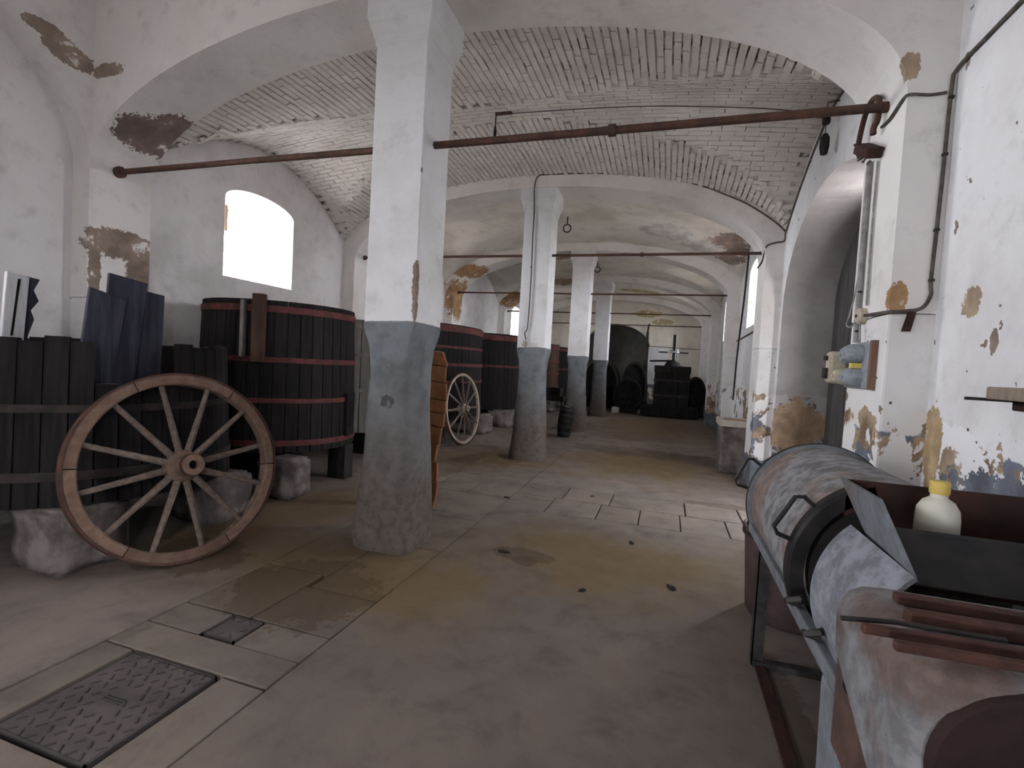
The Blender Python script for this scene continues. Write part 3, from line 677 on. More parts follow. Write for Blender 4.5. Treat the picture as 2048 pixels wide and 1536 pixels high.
timber('long black timber bearer under the red-hooped vat', -5.2, -4.0, 4.6, 4.8, .42)
timber('black bearer under the pale vat behind the nearest pillar', -5.1, -4.0, 6.5, 6.8, .4)
timber('black bearer under the rear of the broad oval vat', -5.2, -4.1, 8.6, 8.9, .42)
# ------------------------------------------------------------------ CART WHEELS
def wheel(label, ctr, R, yaw, lean, rim_w, depth, mat, spin=0.0, hub_r=.085, proud=.11):
    nrm = Vector((math.cos(yaw) * math.cos(lean), math.sin(yaw) * math.cos(lean), math.sin(lean))); a = Vector((-math.sin(yaw), math.cos(yaw), 0)); b = nrm.cross(a)
    t_ = thing('cart_wheel', label, 'wheel', group='old wooden cart wheels')
    t_.matrix_world = Matrix(((a.x, b.x, nrm.x, ctr[0]), (a.y, b.y, nrm.y, ctr[1]), (a.z, b.z, nrm.z, ctr[2]), (0, 0, 0, 1)))
    d = depth / 2; n = 6
    for k in range(n):      # six wooden felloes with fine gaps
        a0 = 2 * PI * k / n + .006 + spin; a1 = 2 * PI * (k + 1) / n - .006 + spin; g = G(); m = 14
        for j in range(m + 1):
            an = a0 + (a1 - a0) * j / m; c, s_ = math.cos(an), math.sin(an)
            for r, z in ((R - rim_w, -d), (R - .012, -d), (R - .012, d - .006), (R - .022, d), (R - rim_w + .01, d), (R - rim_w, d - .01)): g.v.append((r * c, r * s_, z))
        for j in range(m):
            for q in range(6): g.f.append((j * 6 + q, j * 6 + (q + 1) % 6, (j + 1) * 6 + (q + 1) % 6, (j + 1) * 6 + q))
        g.f += [tuple(range(5, -1, -1)), tuple(m * 6 + q for q in range(6))]
        g.build('felloe', mat, t_)
    G().lathe([(R - .012, -d), (R, -d), (R, d), (R - .012, d)], 96).build('tyre', 'rust_iron', t_, True)
    h = G().lathe([(.0, -.1), (.05, -.1), (hub_r * .8, -.08), (hub_r * 1.1, -.03), (hub_r * 1.15, 0), (hub_r * 1.1, .04), (hub_r * .75, .07), (hub_r * .68, proud), (.03, proud), (.03, proud - .05), (0, proud - .05)], 28).build('hub', mat, t_, True)
    G().lathe([(hub_r * .70, proud - .035), (hub_r * .78, proud - .035), (hub_r * .78, proud - .015), (hub_r * .70, proud - .015)], 28).build('hub_band', 'rust_iron', h, True)
    G().lathe([(0, proud - .045), (.029, proud - .045), (.029, proud - .04), (0, proud - .04)], 16).build('axle_hole', 'dark_void', h)
    sp = None
    for k in range(12):
        an = 2 * PI * k / 12 + spin + PI / 12
        if sp is None:
            sp = G(); L0, L1 = hub_r * .9, R - rim_w + .01
            sp.tube([(L0, 0, .02), (L0 + (L1 - L0) * .3, 0, .016), (L0 + (L1 - L0) * .7, 0, .008), (L1, 0, 0)], [.025, .023, .019, .018], 8)
            o = sp0 = sp.build('spoke', 'spoke_wood', t_, True); o.rotation_euler = (0, 0, an)
        else: inst(sp0, t_, rot=(0, 0, an), name='spoke')
    return t_
W1 = wheel('large brown wooden cart wheel leaning against the near vat', (-3.2267, 2.6309, .646), .661, -.316, .2226, .082, .085, 'wheel_wood', spin=-.10, hub_r=.1, proud=.2)
W2 = wheel('smaller pale grey cart wheel leaning by the broad oval vat', (-3.4638, 8.2468, .645), .646, -.09, .0984, .06, .05, 'wheel_wood_grey', spin=.26, hub_r=.08)
# ------------------------------------------------------------------ notched orange board behind the first pillar
rng = random.Random(5)
t_ = thing('notched_board', 'orange-brown notched wooden board standing behind the nearest pillar', 'board', (-2.30, 4.5, 0), (math.radians(6), math.radians(6), math.radians(8)))
hh = [0, .12, .3, .5, .68, .86, 1.0, 1.13, 1.3, 1.46, 1.6]
for k in range(10):
    z0, z1 = hh[k], hh[k + 1]; w0 = .13 + .02 * math.sin(k * 1.3); w1 = .125 + .02 * math.sin(k * 1.3 + 1)
    if k == 9: w1 = .035
    if k == 8: w1 = .1
    g = G().prism([(-w0, z0 + .004), (w0 + rng.uniform(-.015, .01), z0 + .004), (w1 + rng.uniform(-.01, .012), z1 - .004), (-w1, z1 - .004)], 'y', -.028, .028)
    g.build('notched_section', 'orange_wood', t_, bevel=.008)
G().mm((-.1, .028, .01), (.09, .04, 1.5)).build('backing_strip', 'vat_wood_brown', t_)
# ------------------------------------------------------------------ keg, trestle, basin
t_ = thing('small_keg', 'small black upright keg standing in front of the third pillar', 'keg', (-2.04, 10.45, .0), (0, math.radians(5), 0))
G().lathe([(0, .02), (.13, .02), (.155, .2), (.165, .36), (.155, .52), (.135, .66), (.12, .66), (.12, .63), (0, .63)], 24).build('body', 'cask_black', t_, True)
for z, r in ((.1, .148), (.24, .161), (.48, .16), (.6, .146)): G().lathe([(r, z - .015), (r + .006, z - .015), (r + .006, z + .015), (r, z + .015)], 24).build('hoop', 'dark_iron', t_, True)
G().lathe([(0, .632), (.12, .632), (.12, .645), (0, .645)], 24).build('lid', 'white_stone', t_)
G().mm((-.03, -.03, -.01), (.03, .03, .03)).build('foot', 'black_wood', t_)
t_ = thing('trestle', 'dark low trestle with splayed legs between second and third pillars', 'trestle', (-2.75, 12.5, 0))
G().mm((-.35, -.25, .62), (.3, .25, .74)).build('top', 'black_wood', t_, bevel=.01); G().mm((-.25, -.2, .74), (.2, .2, .95)).build('crate', 'black_wood', t_, bevel=.01)
for a, b in ((-.3, -.2), (.25, -.2), (-.3, .2), (.25, .2)): G().tube([(a, b, .63), (a * 1.35, b * 1.35, 0.01)], .028, 8).build('leg', 'black_wood', t_, True)
t_ = thing('stone_basin', 'low masonry block with white stone top beside the right wall', 'basin', (1.1, 8.55, 0))
G().mm((-.24, -.28, 0), (.25, .28, .72)).build('body', 'stone_block', t_, bevel=.02)
g = G().mm((-.28, -.32, .74), (.25, -.22, .82)).mm((-.28, .22, .74), (.25, .32, .82)).mm((-.28, -.22, .74), (-.2, .22, .82)).mm((-.28, -.32, .72), (.25, .32, .755))
g.build('rim', 'white_stone', t_, bevel=.01); G().mm((-.12, -.15, .755), (.12, .12, .81)).build('tile', 'terracotta', t_, bevel=.01)
# ------------------------------------------------------------------ IRON COVERS IN THE FLOOR
def cover(label, x0, x1, y0, y1, nx, ny, ang):
    t_ = thing('floor_cover', label, 'floor cover', ((x0 + x1) / 2, (y0 + y1) / 2, -.034)); w, h = x1 - x0, y1 - y0
    G().mm((-w / 2 + .012, -h / 2 + .012, 0), (w / 2 - .012, h / 2 - .012, .033)).build('plate', 'cover_iron', t_, bevel=.003)
    g = G().mm((-w / 2, -h / 2, 0), (-w / 2 + .009, h / 2, .034)).mm((w / 2 - .009, -h / 2, 0), (w / 2, h / 2, .034)).mm((-w / 2, -h / 2, 0), (w / 2, -h / 2 + .009, .034)).mm((-w / 2, h / 2 - .009, 0), (w / 2, h / 2, .034))
    g.build('frame', 'cover_tread', t_)
    g = G(); rn = random.Random(2)
    for i in range(nx):
        for j in range(ny):
            x = -w / 2 + w * (i + .5 + (.5 if j % 2 else 0) * .9) / (nx + .5); y = -h / 2 + h * (j + .5) / ny
            if abs(x) > w / 2 - .03 or (abs(x) < .05 and abs(y) < .05): continue
            g.box((x, y, .0345), (.034, .008, .005), Matrix.Rotation(ang * (1 if (i + j) % 2 else -1), 3, 'Z'))
    o = g.build('tread', 'cover_tread', t_); o['kind'] = 'stuff'
    if w > .3:
        for d in (-.014, 0, .014): G().box((0, d, .035), (.1, .005, .005)).build('grip_bar', 'cover_tread', t_)
plain('cover_iron', (0.07, 0.06, 0.056), (0.10, 0.087, 0.08), 5, 0.7, 0.15)
plain('cover_tread', (0.05, 0.044, 0.042), (0.07, 0.062, 0.058), 5, 0.6, 0.1)
cover('large square iron floor cover with tread pattern, at the lower left', -2.385, -1.865, 1.185, 1.725, 9, 11, .9)
cover('small square rusty iron cover let into the slab strip', -2.235, -2.025, 1.965, 2.165, 3, 3, .7)

# ------------------------------------------------------------------ MACHINE AT THE RIGHT (drum crusher on a frame)
AX, AZ = .81, .82
mc = thing('drum_crusher', 'old grey metal drum machine on an angle-iron frame, at the right wall', 'machine', (0, 0, 0))
My = lambda y: Matrix.Translation((AX, y, AZ)) @ Matrix.Rotation(-PI / 2, 4, 'X')   # local z -> +y
G().lathe([(.0, 0), (.322, 0), (.326, .02), (.326, .98), (.318, 1.0), (0, 1.0)], 64, My(2.03)).build('main_drum', 'drum_metal', mc, True)
e = G().lathe([(.325, 0), (.345, 0), (.345, .035), (.325, .035)], 64, My(2.98)).build('end_ring', 'galvanised', mc, True)
G().lathe([(.345, .008), (.35, .008), (.35, .026), (.345, .026)], 64, My(2.98)).build('ring_band', 'dark_iron', e, True)
G().lathe([(.30, 0), (.345, 0), (.355, .01), (.355, .055), (.345, .065), (.30, .065)], 48, My(1.985), a0=math.radians(40), a1=math.radians(252)).build('flange', 'black_paint', mc, True)
G().lathe([(.285, 0), (.285, .25)], 40, My(1.79), a0=math.radians(60), a1=math.radians(235)).build('inner_drum', 'dark_void', mc, True)
G().lathe([(.31, 0), (.32, 0), (.32, .43), (.31, .43), (.31, 0)], 40, My(1.39), a0=math.radians(60), a1=math.radians(226)).build('feed_drum', 'drum_metal_pale', mc, True)
for yy, an in ((2.02, 150), (3.0, 155)):
    a = math.radians(an); rr = .35
    def rp(r, a_, y_): return (AX + r * math.cos(a_), y_, AZ + r * math.sin(a_))
    d1, d2 = math.radians(an - 10), math.radians(an + 14)
    o = G().tube([rp(rr - .01, d1, yy), rp(rr + .05, d1, yy + .01), rp(rr + .07, d1 + .05, yy + .01), rp(rr + .07, d2 - .05, yy + .01), rp(rr + .05, d2, yy + .01), rp(rr - .01, d2, yy)], .0085, 8).build('handle', 'black_paint', mc, True)
# frame: rails, sloping under-sheet, legs
G().mm((.485, 1.36, .655), (.525, 3.0, .70)).build('rail', 'galvanised', mc, bevel=.006)
G().mm((1.1, 1.36, .655), (1.14, 3.0, .70)).build('rail', 'galvanised', mc, bevel=.006)
g = G().add([(.50, 1.45, .66), (.50, 3.0, .66), (.62, 3.0, .42), (.62, 1.45, .42), (1.02, 3.0, .42), (1.02, 1.45, .42), (1.12, 3.0, .66), (1.12, 1.45, .66)], [(0, 1, 2, 3), (3, 2, 4, 5), (5, 4, 6, 7)])
o = g.build('under_trough', 'galvanised', mc); s = o.modifiers.new('solid', 'SOLIDIFY'); s.thickness = .008
for x, yy in ((.54, 2.84), (1.1, 2.84)):
    g = G().mm((x - .025, yy - .025, 0), (x - .019, yy + .03, .66)).mm((x - .025, yy - .025, 0), (x + .03, yy - .019, .66)); g.build('leg', 'dark_iron', mc)
G().mm((.52, 2.80, .0), (1.12, 2.85, .03)).build('foot_bar', 'dark_iron', mc)
G().mm((.53, 1.2, .0), (.58, 2.84, .014)).build('floor_rail', 'brown_rust', mc); G().mm((1.08, 1.2, .0), (1.13, 2.84, .02)).build('floor_rail', 'brown_rust', mc)
G().prism([(.49, 0), (.62, 0), (.60, .66), (.48, .66)], 'y', 1.46, 1.62).build('broad_leg', 'galvanised', mc, bevel=.01)
G().prism([(1.05, 0), (1.15, 0), (1.15, .66), (1.05, .66)], 'y', 1.0, 1.12).build('broad_leg', 'galvanised', mc, bevel=.01)
for yy in (1.95, 1.72): 
    k_ = G().tube([(.50, yy, .71), (.455, yy, .72), (.45, yy - .05, .74), (.48, yy - .06, .755), (.5, yy - .03, .75)], .011, 8).build('latch_hook', 'dark_iron', mc, True)
# hood over the gearing, rounded shoulders, nearest the viewer
prof = [(1.40, .88), (1.405, .95), (1.395, .995), (1.37, 1.02), (1.32, 1.034), (1.12, 1.046), (1.02, 1.055), (.97, 1.052), (.948, 1.035), (.942, 1.0), (.94, .7)]
g = G(); xs_ = [(.445, .05), (.425, .022), (.42, .0), (1.3, .0)]
sec = []
for x, inset in ((.485, .0), (.452, .012), (.432, .035), (.42, .075), (.42, .075)):
    pass
rings = []
for x, ins in ((.42, .07), (.427, .045), (.445, .02), (.475, .004), (.52, 0), (.9, 0), (1.32, 0)):
    ring = []
    for (yy, zz) in prof:
        cyy, czz = 1.17, .86
        dy, dz = yy - cyy, max(zz - czz, 0); L = math.hypot(dy, dz) or 1
        f_ = max(0, 1 - ins / L); ring.append((x, cyy + dy * f_, (czz + dz * f_) if zz > czz else zz))
    rings.append(ring)
n = len(prof)
for r_ in rings: g.v += r_
for j in range(len(rings) - 1):
    for k in range(n - 1): g.f.append((j * n + k, j * n + k + 1, (j + 1) * n + k + 1, (j + 1) * n + k))
g.f.append(tuple(range(n)))
hood = g.build('gear_hood', 'hood_metal', mc, True)
Mh = Matrix.Translation((.575, .94, .90)) @ Vector((0, -1, 0.02)).to_track_quat('Z', 'Y').to_matrix().to_4x4()
G().lathe([(0, .004), (.122, .004), (.126, .012), (.136, .012), (.14, .006), (.14, -.01)], 40, Mh).build('dark_hole_disc', 'hole_shade', hood, True)  # dark disc with a rim, painted as the shaded hole in the hood
G().tube([(.52, 1.02, 1.025), (.52, 1.02, 1.045)], .012, 10).build('bolt', 'dark_iron', hood)
gc = G().mm((.445, .95, .6), (1.3, 1.4, .9)).build('gear_case', 'hood_rust', mc, bevel=.01)
G().prism([(1.30, .80), (1.30, .86), (1.10, .86), (1.10, .80)], 'x', .43, .447).build('side_slot', 'dark_void', gc, bevel=.004)
# hopper
hp = G()
hp.prism([(1.985, .96), (2.0, .96), (2.0, 1.165), (1.985, 1.165)], 'x', .62, 1.345)
hop = hp.build('hopper_back', 'brown_rust', mc)
g = G().add([(.60, 2.0, 1.17), (.575, 1.6, 1.185), (.595, 1.41, 1.03), (.615, 1.76, 1.03), (.612, 2.0, 1.17), (.587, 1.6, 1.185), (.607, 1.41, 1.03), (.627, 1.76, 1.03)], [(0, 1, 2, 3), (7, 6, 5, 4), (0, 4, 5, 1), (1, 5, 6, 2), (2, 6, 7, 3), (3, 7, 4, 0)])
g.build('hopper_end', 'galvanised', mc)
g = G().prism([(1.56, 1.115), (1.572, 1.12), (1.42, 1.035), (1.405, 1.03)], 'x', .60, 1.345); g.build('hopper_front', 'black_paint', mc)
G().mm((.62, 1.5, .985), (1.345, 1.99, .995)).build('hopper_floor', 'brown_rust', mc)
# things lying on the machine
t_ = thing('plastic_bottle', 'white plastic bottle with yellow cap standing in the hopper', 'bottle', (.785, 1.76, .995))
G().lathe([(0, 0), (.048, 0), (.053, .008), (.053, .125), (.05, .15), (.038, .172), (.022, .183), (.02, .2), (0, .2)], 28).build('body', 'bottle_plastic', t_, True)
G().lathe([(0, .195), (.024, .195), (.025, .2), (.025, .228), (.022, .232), (0, .232)], 24).build('cap', 'yellow_cap', t_, True)
def stick(label, a, b, w, h, mat='stick_rust'):
    a = Vector(a); b = Vector(b); d = (b - a); M = d.to_track_quat('X', 'Z').to_matrix()
    o = G().box((0, 0, 0), (d.length, w, h)).build('rusty_bar', mat, bevel=.003); o.matrix_world = Matrix.Translation((a + b) / 2) @ M.to_4x4(); return tag(o, label, 'bar', 'rusty bars lying on the machine')
stick('rusty flat bar on the hood, farthest from the viewer', (.49, 1.235, 1.052), (1.2, 1.225, 1.052), .03, .018)
stick('dark rusty angle bar on the hood, second from the hopper', (.465, 1.12, 1.062), (1.15, 1.14, 1.062), .032, .024)
stick('long slender rusty bar on the hood, reaching farthest left', (.36, 1.02, 1.066), (1.1, 1.06, 1.066), .016, .016)
stick('rusty bar on the hood, nearest the viewer', (.39, .97, 1.068), (1.1, 1.01, 1.068), .016, .016)
o = tag(G().tube([(.34, 1.06, 1.06), (.43, 1.075, 1.064), (.5, 1.08, 1.062), (.6, 1.085, 1.062)], .005, 6).build('bent_wire', 'dark_iron', smooth=True), 'thin bent wire poking out between the rusty bars', 'wire')
t_ = thing('dark_tub', 'dark reddish tub standing behind the drum machine', 'tub', (.83, 3.5, 0))
G().lathe([(0, .0), (.24, .0), (.25, .02), (.285, .54), (.295, .55), (.285, .56), (.275, .55), (.24, .04), (0, .04)], 36).build('body', 'tub_plastic', t_, True)
G().lathe([(.285, .5), (.298, .5), (.298, .52), (.285, .52)], 36).build('band', 'dark_iron', t_, True)
# ------------------------------------------------------------------ ELECTRICS ON THE RIGHT PILASTER
t_ = thing('meter_board', 'grey electric board with round fuse boxes on the right pilaster', 'fuse board', (PR, 3.6, 1.61))
G().mm((-.03, -.22, -.14), (0, .2, .14)).build('backboard', 'bakelite_grey', t_, bevel=.004)
G().mm((-.032, -.235, -.145), (0, -.2, .145)).build('edge_strip', 'edge_wood', t_)
MX = lambda y, z: Matrix.Translation((-.03, y, z)) @ Matrix.Rotation(-PI / 2, 4, 'Y')
for k, (y, z, r, h, m) in enumerate(((-.06, .07, .058, .09, 'bakelite_grey'), (-.06, -.075, .058, .09, 'bakelite_grey'), (.07, .065, .06, .07, 'bakelite_grey'), (.07, -.07, .055, .1, 'bakelite_cream'))):
    o = G().lathe([(0, 0), (r, 0), (r, h * .55), (r * .9, h * .75), (r * .62, h), (0, h)], 24, MX(y, z)).build('fuse_box', m, t_, True)
    G().mm((-.03 - h - .012, y - .02, z - .008), (-.03 - h + .004, y + .02, z + .008)).build('knob', m, o)
G().mm((-.085, -.09, -.02), (-.03, -.05, .012)).build('yellow_tag', 'yellow_tag', t_)
o = G().mm((-.15, .12, -.12), (-.03, .2, .09)).build('switch_case', 'bakelite_cream', t_, bevel=.025)
G().mm((-.165, .13, -.09), (-.148, .19, -.02)).build('lever', 'dark_iron', o); G().mm((-.165, .14, .03), (-.148, .18, .06)).build('lever', 'dark_iron', o)
t_ = thing('junction_box', 'round cream junction box on the right pilaster, above the fuse board', 'junction box', (PR, 3.62, 1.92))
G().lathe([(0, 0), (.05, 0), (.05, .035), (.04, .045), (0, .045)], 24, Matrix.Rotation(-PI / 2, 4, 'Y')).build('body', 'bakelite_cream', t_, True)
G().lathe([(0, .045), (.01, .045), (.01, .052), (0, .052)], 12, Matrix.Rotation(-PI / 2, 4, 'Y')).build('screw', 'dark_iron', t_)
t_ = thing('terminal_box', 'tilted rusty terminal box at the top of the right pilaster', 'box', (PR - .05, 3.66, 2.95), (math.radians(28), 0, 0))
G().mm((-.04, -.14, -.025), (.04, .14, .03)).build('case', 'brown_rust', t_, bevel=.004); G().mm((-.046, -.145, .024), (.042, .145, .036)).build('lid', 'brown_rust', t_)
for yy in (-.1, .0, .1): G().tube([(0, yy, -.04), (-.01, yy + .01, -.065)], .006, 6).build('wire_end', 'cable', t_)
def cable(label, pts, r, mat='cable', name='cable', cat='cable', group='cables and pipes on the walls', clips=()):
    # smooth the path a little
    P = [Vector(p) for p in pts]; out = []
    for i in range(len(P) - 1):
        p0 = P[max(i - 1, 0)]; p1 = P[i]; p2 = P[i + 1]; p3 = P[min(i + 2, len(P) - 1)]
        for k in range(5):
            t = k / 5; out.append(.5 * ((2 * p1) + (p2 - p0) * t + (2 * p0 - 5 * p1 + 4 * p2 - p3) * t * t + (3 * p1 - p0 - 3 * p2 + p3) * t ** 3))
    out.append(P[-1]); g = G().tube(out, r, 8)
    if not clips: return tag(g.build(name, mat, smooth=True), label, cat, group)
    t_ = thing(name, label, cat, pts[0], group=group); o = g.build('line', mat, t_, True); o.location = -Vector(pts[0])
    for c in clips: G().box(Vector(c) - Vector(pts[0]), (.022, .03, .014)).build('clip', 'dark_iron', t_)
    return t_
fy = 3.27 - .008
cable('black cable descending the front of the right pilaster to the junction box', [(1.36, -.2, 3.28), (1.36, 1.2, 3.23), (1.36, 2.5, 3.2), (1.36, 2.96, 3.2), (1.355, 3.24, 3.19), (1.345, fy, 3.1), (1.34, fy, 2.65), (1.335, fy, 2.35), (1.33, fy, 2.08), (1.335, fy, 2.0), (1.30, fy, 1.93), (1.22, fy, 1.91), (1.155, fy - .004, 1.905), (1.138, 3.3, 1.905), (1.135, 3.5, 1.915), (1.135, 3.58, 1.92)], .010, clips=[(1.34, fy, 2.75), (1.333, fy, 2.35), (1.33, fy, 2.08), (1.345, fy, 3.05)])
cable('thin cable branching left at the top of the right pilaster', [(1.325, fy, 3.08), (1.25, fy, 3.075), (1.16, fy - .003, 3.085), (1.14, 3.3, 3.08), (1.138, 3.45, 3.05), (1.14, 3.58, 3.06)], .008)
cable('thick grey conduit on the side of the right pilaster', [(1.13, 3.70, 2.9), (1.13, 3.70, 2.6), (1.13, 3.695, 2.3), (1.13, 3.69, 1.97), (1.13, 3.685, 1.76)], .016, 'conduit', 'conduit', 'pipe', clips=[(1.13, 3.70, 2.45), (1.13, 3.69, 2.08), (1.13, 3.685, 1.83)])
cable('thin wire beside the conduit on the right pilaster', [(1.138, 3.585, 2.86), (1.138, 3.59, 2.6), (1.138, 3.585, 2.3), (1.138, 3.57, 1.98)], .007, 'conduit')
cable('loose looped wire by the junction box', [(1.13, 3.70, 2.3), (1.12, 3.72, 2.1), (1.11, 3.76, 1.95), (1.10, 3.78, 1.88), (1.11, 3.72, 1.86), (1.12, 3.66, 1.9)], .005, 'conduit')
cable('second loose wire under the junction box', [(1.12, 3.60, 1.88), (1.12, 3.585, 1.8), (1.12, 3.57, 1.755)], .006, 'conduit')
cable('bent iron pipe around the end of the nearest tie bar', [(1.13, 3.86, 2.98), (1.10, 3.84, 3.05), (1.09, 3.72, 3.2), (1.09, 3.6, 3.24), (1.1, 3.53, 3.2), (1.11, 3.56, 3.1), (1.10, 3.58, 3.06), (1.10, 3.58, 3.02)], .017, 'rust_iron', 'bent_pipe', 'pipe')
cable('dark cable following the curve of the brick vault on the right wall', [(1.362, 4.6, 4.02), (1.362, 5.27, 4.16), (1.362, 5.7, 4.145), (1.362, 6.02, 4.06), (1.362, 6.36, 3.94), (1.362, 6.76, 3.76), (1.362, 7.08, 3.58), (1.362, 7.34, 3.42)], .013)
ay = ROW[3] - HY - .006
cable('black cable along the second arch and down the second pillar', [(1.36, ay, 3.44), (1.23, ay, 3.57), (.91, ay, 3.80), (.59, ay, 3.96), (.26, ay, 4.10), (-.21, ay, 4.23), (-.99, ay, 4.34), (-1.88, ay, 4.375), (-2.06, ay, 4.36), (-2.11, ay, 4.24), (-2.11, ay, 4.06), (-2.11, ay + .05, 3.86), (-2.11, ay + .055, 3.4), (-2.10, ay + .055, 2.8), (-2.11, ay + .055, 2.11), (-2.15, ay + .055, 1.99), (-2.12, ay + .05, 1.88)], .010, clips=[(.59, ay, 3.96), (-.21, ay, 4.23), (-.99, ay, 4.34), (-2.105, ay + .055, 3.0)])
t_ = thing('cable_socket', 'bundle of cable ends and socket at the top of the second pillar foot', 'socket', (-2.13, ay + .04, 1.8))
G().box((0, -.02, .03), (.06, .05, .08)).build('socket', 'bakelite_cream', t_, bevel=.01); G().tube([(.02, -.03, .06), (.06, -.05, .02), (.03, -.05, -.03), (-.03, -.05, 0)], .008, 6).build('loose_end', 'conduit', t_, True)
cable('cable running round the pilaster after the arched door', [(1.36, 7.36, 3.42), (1.355, ay, 3.32), (1.25, ay, 3.3), (1.155, ay - .004, 3.26), (1.14, 7.42, 3.2), (1.14, 7.6, 3.1), (1.14, 7.92, 3.08)], .011)
cable('thin dark pipe slanting down the right wall past the second pilaster', [(1.35, 10.6, 3.9), (1.35, 10.8, 3.02), (1.35, 11.2, 2.0), (1.35, 11.35, 1.0)], .016, 'dark_iron', 'wall_pipe', 'pipe')
cable('horizontal cable on the right wall beyond the stone basin', [(1.355, 8.0, 2.3), (1.355, 9.5, 2.28), (1.355, 11.3, 2.25), (1.355, 11.45, 2.25)], .012)
cable('thin pale wire across the end wall', [(-.7, YF - .01, 2.5), (.2, YF - .01, 2.46), (1.3, YF - .01, 2.44)], .012)
# ceiling hooks with rings, pendant wire
for (x, y, lab) in ((XC - .02, 9.71, 'iron ring hanging from the vault beyond the second pillar'), (XC + .02, 13.81, 'iron ring hanging from the vault beyond the third pillar')):
    zc = 4.455; t_ = thing('ceiling_ring', lab, 'ring', (x, y, zc), group='iron rings under the vaults')
    G().tube([(0, 0, 0), (0, 0, -.16)], .012, 8).build('hook', 'dark_iron', t_); G().tube([(.075 * math.cos(2 * PI * k / 24), 0, -.235 + .075 * math.sin(2 * PI * k / 24)) for k in range(24)], .013, 8, True).build('ring', 'dark_iron', t_, True)
t_ = thing('pendant_flex', 'short dark lamp flex hanging from the brick vault crown', 'lamp flex', (-2.13, 5.6, 4.44))
G().tube([(0, 0, 0.01), (0, 0, -.16)], .008, 8).build('flex', 'dark_iron', t_); G().lathe([(0, -.27), (.016, -.265), (.02, -.22), (.012, -.16), (0, -.155)], 12).build('lamp_holder', 'black_paint', t_, True)
G().box((.09, .02, .0), (.2, .05, .02)).build('ceiling_plate', 'vat_wood_brown', t_)
cable('thin wire strung across the brick vault to the right wall', [(-2.0, 5.62, 4.43), (-1.2, 5.63, 4.41), (-.4, 5.64, 4.37), (.3, 5.65, 4.30), (.9, 5.66, 4.22), (1.34, 5.66, 4.12)], .005, 'dark_iron', 'ceiling_wire')
t_ = thing('hanging_blocks', 'two dark weights hanging on a wire below the tie bar, by the arched door', 'weight', (1.27, 5.4, 4.07))
G().tube([(0, 0, .05), (0, 0, -.42)], .004, 6).build('wire', 'dark_iron', t_); G().box((0, 0, -.10), (.06, .06, .10)).build('upper_weight', 'black_wood', t_, bevel=.008)
G().lathe([(0, -.44), (.03, -.43), (.042, -.36), (.04, -.28), (.02, -.24), (0, -.24)], 16).build('lower_weight', 'black_wood', t_, True)
G().tube([(.0, 0, .05), (.1, 0, .06)], .006, 6).build('arm', 'dark_iron', t_)
tag(G().prism([(1.215, 1.80), (1.255, 1.80), (1.275, 1.905), (1.24, 1.905)], 'y', fy - .008, fy + .01).build('iron_strap', 'brown_rust'), 'short rusty iron strap under the cable on the right pilaster', 'strap')
# plank shelf on the right wall
t_ = thing('wall_shelf', 'rough plank shelf on an iron bracket, at the right edge', 'shelf', (1.25, 1.9, 1.46))
G().prism([(-.06, .48), (.115, .5), (.115, -.9), (-.10, -.9), (-.1, .42)], 'z', .008, .055).build('plank', 'shelf_wood', t_, bevel=.006)
G().prism([(-.02, .42), (.115, .42), (.115, -.9), (-.06, -.9)], 'z', -.03, .008).build('lower_plank', 'vat_wood_brown', t_, bevel=.006)
G().mm((-.14, .46, .0), (.12, .475, .012)).build('bracket', 'dark_iron', t_)
# ------------------------------------------------------------------ FAR END: press, casks, post
t_ = thing('wine_press', 'black wine press with tall steel screw, at the far end of the aisle', 'press', (.15, 17.6, 0))
G().mm((-.95, -.5, .02), (.9, .55, .35)).build('base', 'black_wood', t_, bevel=.03)
for k in range(11): G().mm((-.55 + k * .102, -.52, .35), (-.46 + k * .102, -.46, 1.55)).build('slat', 'black_wood', t_)
G().mm((-.55, -.46, .35), (.56, .5, 1.5)).build('cage', 'cask_black', t_); G().mm((-.57, -.54, 1.5), (.58, .52, 1.72)).build('head_beam', 'black_wood', t_, bevel=.02)
G().mm((-.57, -.55, .7), (.58, -.51, .77)).build('cage_band', 'dark_iron', t_); G().mm((-.57, -.55, 1.2), (.58, -.51, 1.27)).build('cage_band', 'dark_iron', t_)
G().tube([(.02, 0, 1.7), (.02, 0, 2.78)], .06, 14).build('screw', 'black_paint', t_, True); G().tube([(.1, -.05, 1.7), (.1, -.05, 2.3)], .05, 12).build('guide_post', 'bright_steel', t_, True)
G().lathe([(0, 2.17), (.2, 2.17), (.2, 2.2), (.1, 2.26), (0, 2.26)], 24).build('nut_wheel', 'bright_steel', t_, True)
G().tube([(-.48, 0, 2.18), (.48, 0, 2.18)], .022, 8).build('cross_bar', 'dark_iron', t_); G().tube([(-.75, -.1, 1.86), (0, -.1, 1.9)], .03, 8).build('lever_bar', 'dark_iron', t_)
G().lathe([(0, 1.72), (.28, 1.72), (.2, 1.86), (.06, 1.92), (0, 1.92)], 20).build('pressure_block', 'black_wood', t_, True)
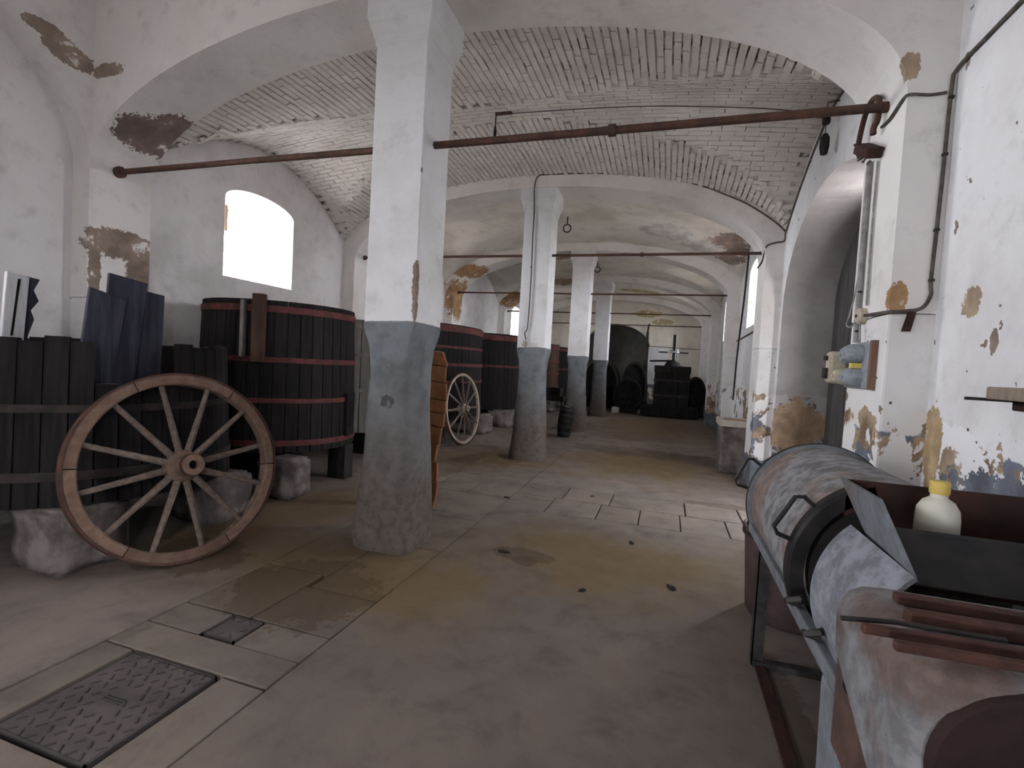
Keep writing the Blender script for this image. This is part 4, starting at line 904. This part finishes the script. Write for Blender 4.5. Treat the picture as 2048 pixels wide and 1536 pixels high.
def cask(label, x, y, zc, rx, rz, ln, yaw=0, mat='cask_black'):
    t_ = thing('oval_cask', label, 'cask', (x, y, zc - rz), (0, 0, yaw), group='dark casks at the far end')
    M = Matrix.Translation((0, 0, rz)) @ Matrix.Rotation(PI / 2, 4, 'X')
    k = rz / rx
    G().lathe([(rx * .86, ln / 2 - .06), (rx * .86, ln / 2), (rx * .9, ln / 2), (rx * .97, ln * .25), (rx, 0), (rx * .97, -ln * .25), (rx * .9, -ln / 2), (rx * .86, -ln / 2), (rx * .86, -ln / 2 + .06)], 40, M, 1, k).build('body', mat, t_, True)
    for s_ in (-1, 1): G().lathe([(0, s_ * (ln / 2 - .06)), (rx * .87, s_ * (ln / 2 - .06))], 40, M, 1, k).build('head', mat, t_)
    for q in (.44, .28, -.28, -.44):
        r = rx * (1.005 - .42 * q * q); G().lathe([(r, q * ln - .025), (r + .012, q * ln - .025), (r + .012, q * ln + .025), (r, q * ln + .025)], 40, M, 1, k).build('hoop', 'dark_iron', t_, True)
    G().mm((-rx * .75, -ln * .35, 0), (rx * .75, -ln * .25, rz * .32)).build('cradle', 'black_wood', t_); G().mm((-rx * .75, ln * .25, 0), (rx * .75, ln * .35, rz * .32)).build('cradle', 'black_wood', t_)
cask('large black oval cask beside the farthest pillar, in front of the arch', -2.38, 19.3, .95, .66, .92, 1.1)
cask('black oval cask at the right side of the far arch', -1.17, 19.45, .95, .46, .9, 1.0)
cask('low dark cask with a pale rim, left of the wine press', -1.3, 18.2, .63, .48, .6, .9)
cask('dark cask right of the wine press by the right wall', .98, 18.75, .72, .36, .68, .9)
rock('pale stone on the floor before the far casks', -1.75, -1.5, 17.2, 17.45, .22, 'white_stone', 21, 'stones at the far end')
t_ = thing('iron_post', 'dark iron post at the right side of the far arch', 'post', (-.84, 20.1, 0))
G().tube([(0, 0, 0), (0, 0, 3.05)], .05, 10).build('shaft', 'black_paint', t_); G().tube([(0, 0, 3.05), (.04, 0, 3.35)], .035, 8).build('tip', 'black_paint', t_); G().box((.02, -.02, 2.5), (.16, .1, .08)).build('bracket', 'black_paint', t_)
tag(G().mm((-.76, YF - .035, 1.0), (.0, YF - .006, 2.45)).build('pale_panel', 'white_board', bevel=.005), 'pale blue-white panel on the end wall, left of the press screw', 'panel')
# a tree outside the far left window
t_ = thing('tree', 'green leafy tree outside the far left window', 'tree', (-9.5, 19.8, -.4))
G().tube([(0, 0, 0), (0, 0, 2.2), (.2, 0, 3.2)], [.14, .1, .05], 8).build('trunk', 'vat_wood_brown', t_, True)
g = G(); rng = random.Random(11)
for k in range(2600):
    a, b = rng.uniform(0, 2 * PI), rng.uniform(-1, 1); r = 1.5 * rng.uniform(.3, 1) ** .5; c = Vector((r * math.cos(a) * math.sqrt(1 - b * b), r * math.sin(a) * math.sqrt(1 - b * b), 3.6 + r * b * .9))
    u = Vector((rng.uniform(-1, 1), rng.uniform(-1, 1), rng.uniform(-1, 1))).normalized() * .09; v = u.orthogonal().normalized() * .05
    g.add([c - u, c + v, c + u, c - v], [(0, 1, 2, 3)])
o = g.build('foliage', 'leaf', t_, fix=False); o['kind'] = 'stuff'
# small litter on the floor
for k, (x, y, r) in enumerate(((-1.15, 3.72, .03), (-.45, 3.3, .02), (-.2, 4.4, .02), (-1.62, 5.25, .03), (-.75, 5.8, .02), (.12, 3.6, .03))):
    rg = random.Random(k); g = G(); n = 7
    poly = [(r * rg.uniform(.6, 1.3) * math.cos(2 * PI * q / n) * 1.6, r * rg.uniform(.6, 1.2) * math.sin(2 * PI * q / n)) for q in range(n)]
    o = g.prism(poly, 'z', 0, .008).build('dirt_crumb', 'black_wood'); o.location = (x, y, .0); o.rotation_euler.z = k
    tag(o, ('flat dark crumb on the floor in front of the brown damp stain', 'small dark crumb on the bare floor right of the damp stain', 'tiny dark crumb in front of the slab band', 'dark crumb at the left end of the slab band', 'tiny dark crumb on the slab band', 'dark crumb nearest the drum machine')[k], 'dirt', 'crumbs of dirt on the floor')
